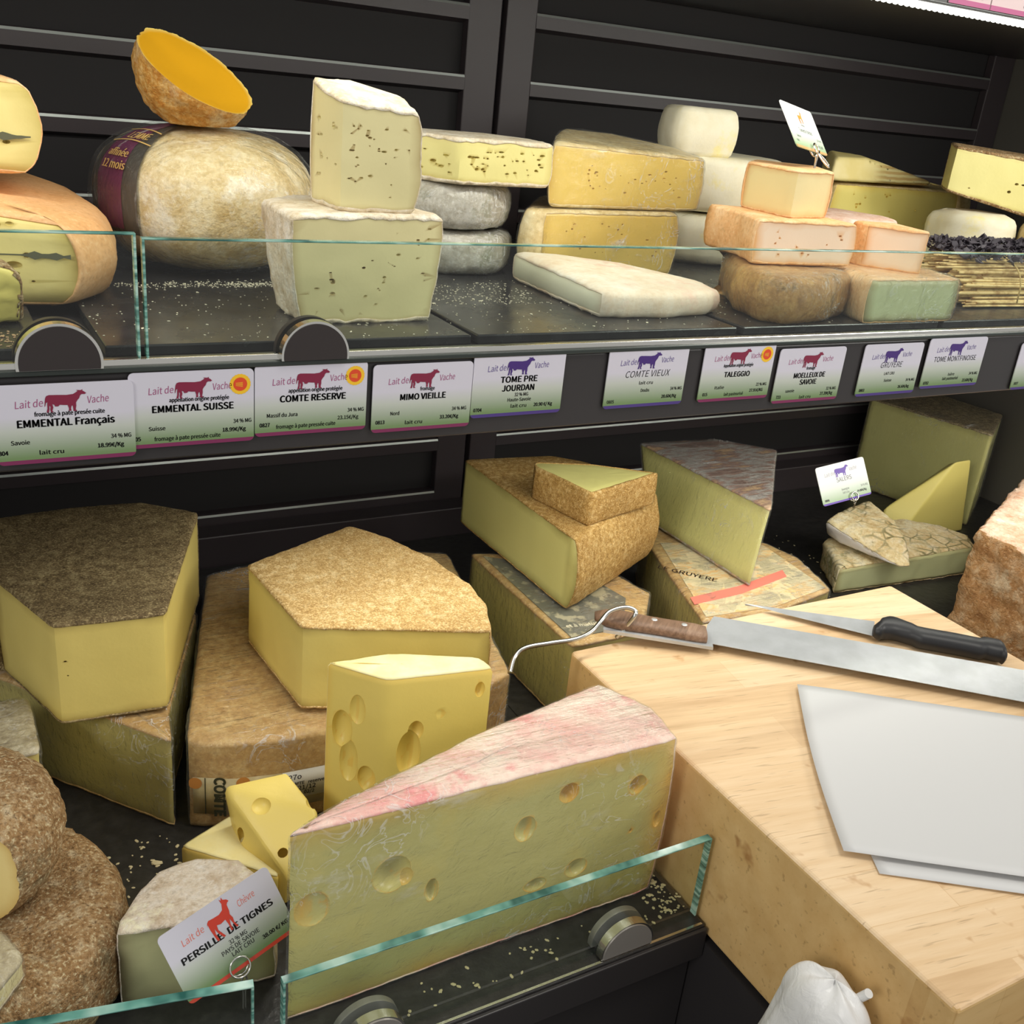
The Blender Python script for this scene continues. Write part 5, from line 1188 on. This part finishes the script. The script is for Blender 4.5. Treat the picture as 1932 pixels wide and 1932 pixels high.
# handle: rounded bar with a guard bump and a hooked end
hp3 = [Vector(p) for p in ((0.7872, 0.584, 0.984), (0.7968, 0.5818, 0.984), (0.8092, 0.5786, 0.984), (0.8185, 0.5632, 0.984), (0.8331, 0.5493, 0.984), (0.8485, 0.5363, 0.984), (0.8629, 0.5226, 0.984), (0.8737, 0.5124, 0.984), (0.8797, 0.506, 0.984), (0.8808, 0.5014, 0.984))]
hw = [0.006, 0.0125, 0.0155, 0.0125, 0.0118, 0.0120, 0.0118, 0.0135, 0.0125, 0.006]
bm = bmesh.new(); rings = []
dirv = (hp3[-1] - hp3[0]).normalized(); side = Vector((-dirv.y, dirv.x, 0))
sp = spline(hp3, 4); ws = spline([(x, 0, 0) for x in hw], 4)
for p_, w_ in zip(sp, ws):
    w_ = w_[0]; h_ = min(0.0098, w_ * 0.85)
    rings.append([bm.verts.new(p_ - Vector(kn.location) + Vector((0, 0, -0.0003)) + side * (w_ * math.copysign(abs(math.cos(a)) ** 0.8, math.cos(a)) + (0.004 if w_ > 0.0125 else 0)) + Vector((0, 0, h_ * math.copysign(abs(math.sin(a)) ** 0.8, math.sin(a))))) for a in [2 * math.pi * k / 20 for k in range(20)]])
for i in range(len(rings) - 1):
    for k in range(20): bm.faces.new((rings[i][k], rings[i][(k + 1) % 20], rings[i + 1][(k + 1) % 20], rings[i + 1][k]))
bm.faces.new(rings[0][::-1]); bm.faces.new(rings[-1])
bm_obj('handle', bm, flat('black_grip', (0.016, 0.016, 0.018), 0.45), kn, True)['label'] = 'black moulded handle'

# long two-handed cheese knife with a riveted wooden handle
lk = tag(empty('cheese_knife', (0.62, 0.66, zb)), 'long cheese knife with a riveted wooden handle across the block', 'knife')
a0, a1 = Vector((0.6502, 0.6653)), Vector((0.8772, 0.4766)); b0, b1 = Vector((0.6091, 0.6277)), Vector((0.8251, 0.439))
ex = (a1 - a0).normalized() * 0.09; a1 = a1 + ex; b1 = b1 + ex
tp = [Vector((0.6314, 0.6528)), a0] + [a0.lerp(a1, i / 10) for i in range(1, 11)]; bt = [b0.lerp(b1, -0.002), b0.lerp(b1, 0.02)] + [b0.lerp(b1, 0.02 + 0.98 * i / 10) for i in range(1, 11)]
bm = blade_mesh(tp, bt, 0, 0.0022)
for v in bm.verts: v.co -= Vector((lk.location.x, lk.location.y, -0.0062))
bm_obj('blade', bm, BLADE, lk)
h0, h1 = Vector((0.5207, 0.6905, 0.992)), Vector((0.6129, 0.6332, 0.985)); hd = (h1 - h0).normalized(); sd_ = Vector((-hd.y, hd.x, 0)).normalized()
h0 += hd * 0.002
def bar(par, p0, p1, wts, hts, m, name, up=0.0):
    bm = bmesh.new(); rings = []; n = len(wts)
    for i in range(n):
        p_ = p0.lerp(p1, i / (n - 1)) - Vector(par.location) + Vector((0, 0, up))
        rings.append([bm.verts.new(p_ + sd_ * (wts[i] * math.copysign(abs(math.cos(a)) ** 0.7, math.cos(a))) + Vector((0, 0, hts[i] * math.copysign(abs(math.sin(a)) ** 0.7, math.sin(a))))) for a in [2 * math.pi * k / 20 for k in range(20)]])
    for i in range(n - 1):
        for k in range(20): bm.faces.new((rings[i][k], rings[i][(k + 1) % 20], rings[i + 1][(k + 1) % 20], rings[i + 1][k]))
    bm.faces.new(rings[0][::-1]); bm.faces.new(rings[-1])
    return bm_obj(name, bm, m, par, True)
hd_o = bar(lk, h0, h1, [0.006, 0.0115, 0.0135, 0.0135, 0.0128, 0.0122, 0.0122, 0.0125, 0.013, 0.013, 0.012], [0.003, 0.006, 0.0065, 0.0065, 0.006, 0.006, 0.006, 0.006, 0.006, 0.006, 0.0055], HWOOD, 'handle', 0.001)
hd_o['label'] = 'worn dark wooden handle'
bm = bmesh.new()
q0, q1 = h0.lerp(h1, 0.08) - sd_ * 0.012 - Vector((0, 0, 0.0045)), h1 - sd_ * 0.012 + hd * 0.006 - Vector((0, 0, 0.0035))
for sx in (0,):
    vs = []
    for p_ in (q0, q1):
        for dy, dz in ((-0.004, -0.002), (0.004, -0.002), (0.004, 0.0012), (-0.004, 0.0012)):
            vs.append(bm.verts.new(p_ + sd_ * dy + Vector((0, 0, dz)) - Vector(lk.location)))
    for q in ((0, 1, 2, 3), (7, 6, 5, 4), (0, 4, 5, 1), (1, 5, 6, 2), (2, 6, 7, 3), (3, 7, 4, 0)): bm.faces.new([vs[i] for i in q])
bm_obj('tang', bm, BLADE, lk)['label'] = 'steel edge of the tang under the handle'
for s in (0.53, 0.80):
    bm = bmesh.new(); c = h0.lerp(h1, s) + sd_ * 0.001 - Vector(lk.location)
    bmesh.ops.create_uvsphere(bm, u_segments=14, v_segments=8, radius=0.0030, matrix=Matrix.Translation(c + Vector((0, 0, 0.0072))) @ Matrix.Diagonal((1, 1, 0.25, 1)))
    bm_obj('rivet', bm, flat('pale_rivet', (0.72, 0.72, 0.70), 0.35, 0.6), lk, True)

# bent steel hook lying over the knife handle
hk = tag(empty('steel_hook', (0.50, 0.67, 0.985)), 'bent steel wire hook lying over the wooden knife handle', 'hook')
hpts = [(0.412, 0.6529, 0.975), (0.4227, 0.6649, 0.982), (0.4347, 0.6673, 0.988), (0.458, 0.6625, 0.991), (0.4803, 0.658, 0.993), (0.4986, 0.6602, 0.996), (0.5147, 0.6681, 1.001), (0.5257, 0.671, 1.007), (0.5412, 0.6695, 1.009), (0.5488, 0.6643, 1.007), (0.5465, 0.6609, 1.003), (0.5412, 0.6648, 0.99), (0.5356, 0.6688, 0.978)]
bm = bmesh.new(); add_tube(bm, [p_ - Vector(hk.location) for p_ in spline(hpts, 8)], 0.0022, 12); bm_obj('wire', bm, STEEL, hk, True)

# wrapping paper sheets
m, t, b = mat('white_paper'); PAPER = m
b.inputs['Base Color'].default_value = (0.62, 0.62, 0.62, 1); b.inputs['Roughness'].default_value = 0.55
def sheet(name, label, c4, z, curl, seed):
    root = tag(empty(name, (c4[0][0], c4[0][1], z)), label, 'paper', 'white wrapping sheets on the block')
    bm = bmesh.new(); nu, nv = 30, 22; rows = []
    q = [Vector(p) for p in c4]
    for j in range(nv + 1):
        row = []
        for i in range(nu + 1):
            u, v = i / nu, j / nv
            p_ = q[0].lerp(q[1], u).lerp(q[3].lerp(q[2], u), v)
            side_ = 0.006 * math.sin(math.pi * v) * (1 - u)
            zz = 0.0004 + curl * (v ** 3) * (0.4 + u) + 0.0012 * max(0, nz((p_.x, p_.y, 0), 9, seed))
            row.append(bm.verts.new((p_.x - c4[0][0] - side_ * 0.5, p_.y - c4[0][1] + side_ * 0.4, zz)))
        rows.append(row)
    for j in range(nv):
        for i in range(nu): bm.faces.new((rows[j][i], rows[j][i + 1], rows[j + 1][i + 1], rows[j + 1][i]))
    o = bm_obj('sheet', bm, PAPER, root, True); so = o.modifiers.new('thickness', 'SOLIDIFY'); so.thickness = 0.0002
sheet('paper_sheet', 'lower white wrapping sheet peeking out under the top sheet', [(0.648, 0.525), (0.90, 0.36), (0.742, 0.192), (0.5305, 0.3385)], 0.9732, 0.002, 2.0)
sheet('paper_sheet', 'top white wrapping sheet lying on the wooden block', [(0.6484, 0.5440), (0.90, 0.3650), (0.745, 0.2020), (0.5195, 0.3625)], 0.9762, 0.004, 4.0)

# white plastic bag hung on the side of the block
bagroot = tag(empty('plastic_bag', (0.462, 0.300, 0.80)), 'white plastic bag bunched against the side of the block at the bottom', 'bag')
bm = bmesh.new(); nu, nv = 64, 30; rows = []
bc = Vector((0.458, 0.3004, 0.9108))
for j in range(nv + 1):
    v = j / nv; row = []
    for i in range(nu):
        th = 2 * math.pi * i / nu
        if v < 0.5: rr_ = math.sin(v * math.pi) ** 0.75; zz = 0.034 * math.cos(v * math.pi)
        else: rr_ = 1.0 + (v - 0.5) * 1.3; zz = -(v - 0.5) * 0.22
        fold = 1 + 0.10 * max(0, v - 0.15) * math.sin(7 * th + 5 * v) + 0.05 * math.sin(13 * th + 2)* max(0, v - 0.2)
        row.append(bm.verts.new((0.020 * rr_ * math.cos(th) * fold, 0.0345 * rr_ * math.sin(th) * fold, zz + 0.002 * math.sin(5 * th) * (1 - v))))
    rows.append(row)
for j in range(nv):
    for i in range(nu): bm.faces.new((rows[j][i], rows[j][(i + 1) % nu], rows[j + 1][(i + 1) % nu], rows[j + 1][i]))
bmesh.ops.remove_doubles(bm, verts=bm.verts, dist=0.0001)
for v in bm.verts:
    v.co += bc - Vector(bagroot.location)
    w0 = v.co + Vector(bagroot.location)
    if w0.x > 0.4830: v.co.x -= w0.x - 0.4830
m, t, b = mat('white_bag_plastic'); b.inputs['Base Color'].default_value = (0.80, 0.80, 0.80, 1); b.inputs['Roughness'].default_value = 0.35
t.put(b.inputs['Normal'], t.bump(t.noise(60, detail=4, dist=1.2), 0.35, 0.004))
bm_obj('bag', bm, m, bagroot, True)
bm = bmesh.new(); add_tube(bm, [Vector((0.468, 0.2917, 0.9312)) - Vector(bagroot.location), Vector((0.468, 0.2822, 0.9486)) - Vector(bagroot.location)], 0.0030, 14)
bm_obj('tie_end', bm, flat('white_tie', (0.75, 0.75, 0.74), 0.4), bagroot)['label'] = 'stiff white stub sticking out of the bag'

# ---------------------------------------------------------------- crumbs
def crumbs(name, label, n, area_fn, z, col, seed, smin=0.0004, smax=0.0013):
    rg = random.Random(seed); bm = bmesh.new(); root_loc = None
    for _ in range(n):
        p_ = area_fn(rg)
        if p_ is None: continue
        s = rg.uniform(smin, smax) * (2.2 if rg.random() < 0.04 else 1)
        Mx = Matrix.Translation((p_[0], p_[1], z + s * 0.3)) @ Matrix.Rotation(rg.uniform(0, 6.3), 4, 'Z') @ Matrix.Diagonal((s * rg.uniform(0.7, 2.0), s, s * 0.45, 1))
        bmesh.ops.create_icosphere(bm, subdivisions=1, radius=1, matrix=Mx)
    o = bm_obj(name, bm, flat(name + '_' + str(seed), col, 0.7)); tag(o, label, 'crumbs', kind='stuff')
    return o
def up(rg):
    k = rg.random()
    if k < 0.35: return (rg.gauss(0.235, 0.06), rg.gauss(0.878, 0.006) + 0.004 * rg.random())
    if k < 0.55: return (rg.uniform(0.37, 0.50), rg.uniform(0.79, 0.885))
    return (rg.uniform(0.10, 0.90), rg.uniform(0.6925, 0.90))
crumbs('cheese_crumbs', 'pale crumbs scattered on the slate tiles of the upper shelf', 1500, up, ZS, L((222, 214, 190)), 3, 0.0003, 0.0008)
crumbs('cheese_crumbs', 'brown crumbs on the tile under the ragged cheese piece', 260, lambda rg: (rg.uniform(-0.03, 0.063), rg.uniform(0.693, 0.735)), ZS, L((178, 146, 108)), 9, 0.0004, 0.0010)
def low(rg):
    k = rg.random()
    if k < 0.36: return (rg.uniform(0.452, 0.4820), rg.uniform(0.458, 0.56))
    if k < 0.50: return (rg.uniform(0.20, 0.47), rg.uniform(0.4545, 0.477))
    if k < 0.62: return (rg.uniform(0.08, 0.135), rg.uniform(0.615, 0.70))
    return (rg.uniform(0.92, 1.10), rg.uniform(0.70, 1.02))
crumbs('cheese_crumbs', 'crumbs and flakes scattered on the black counter stone', 460, low, ZC, L((206, 192, 150)), 4, 0.0006, 0.0016)
bpy.context.view_layer.update()
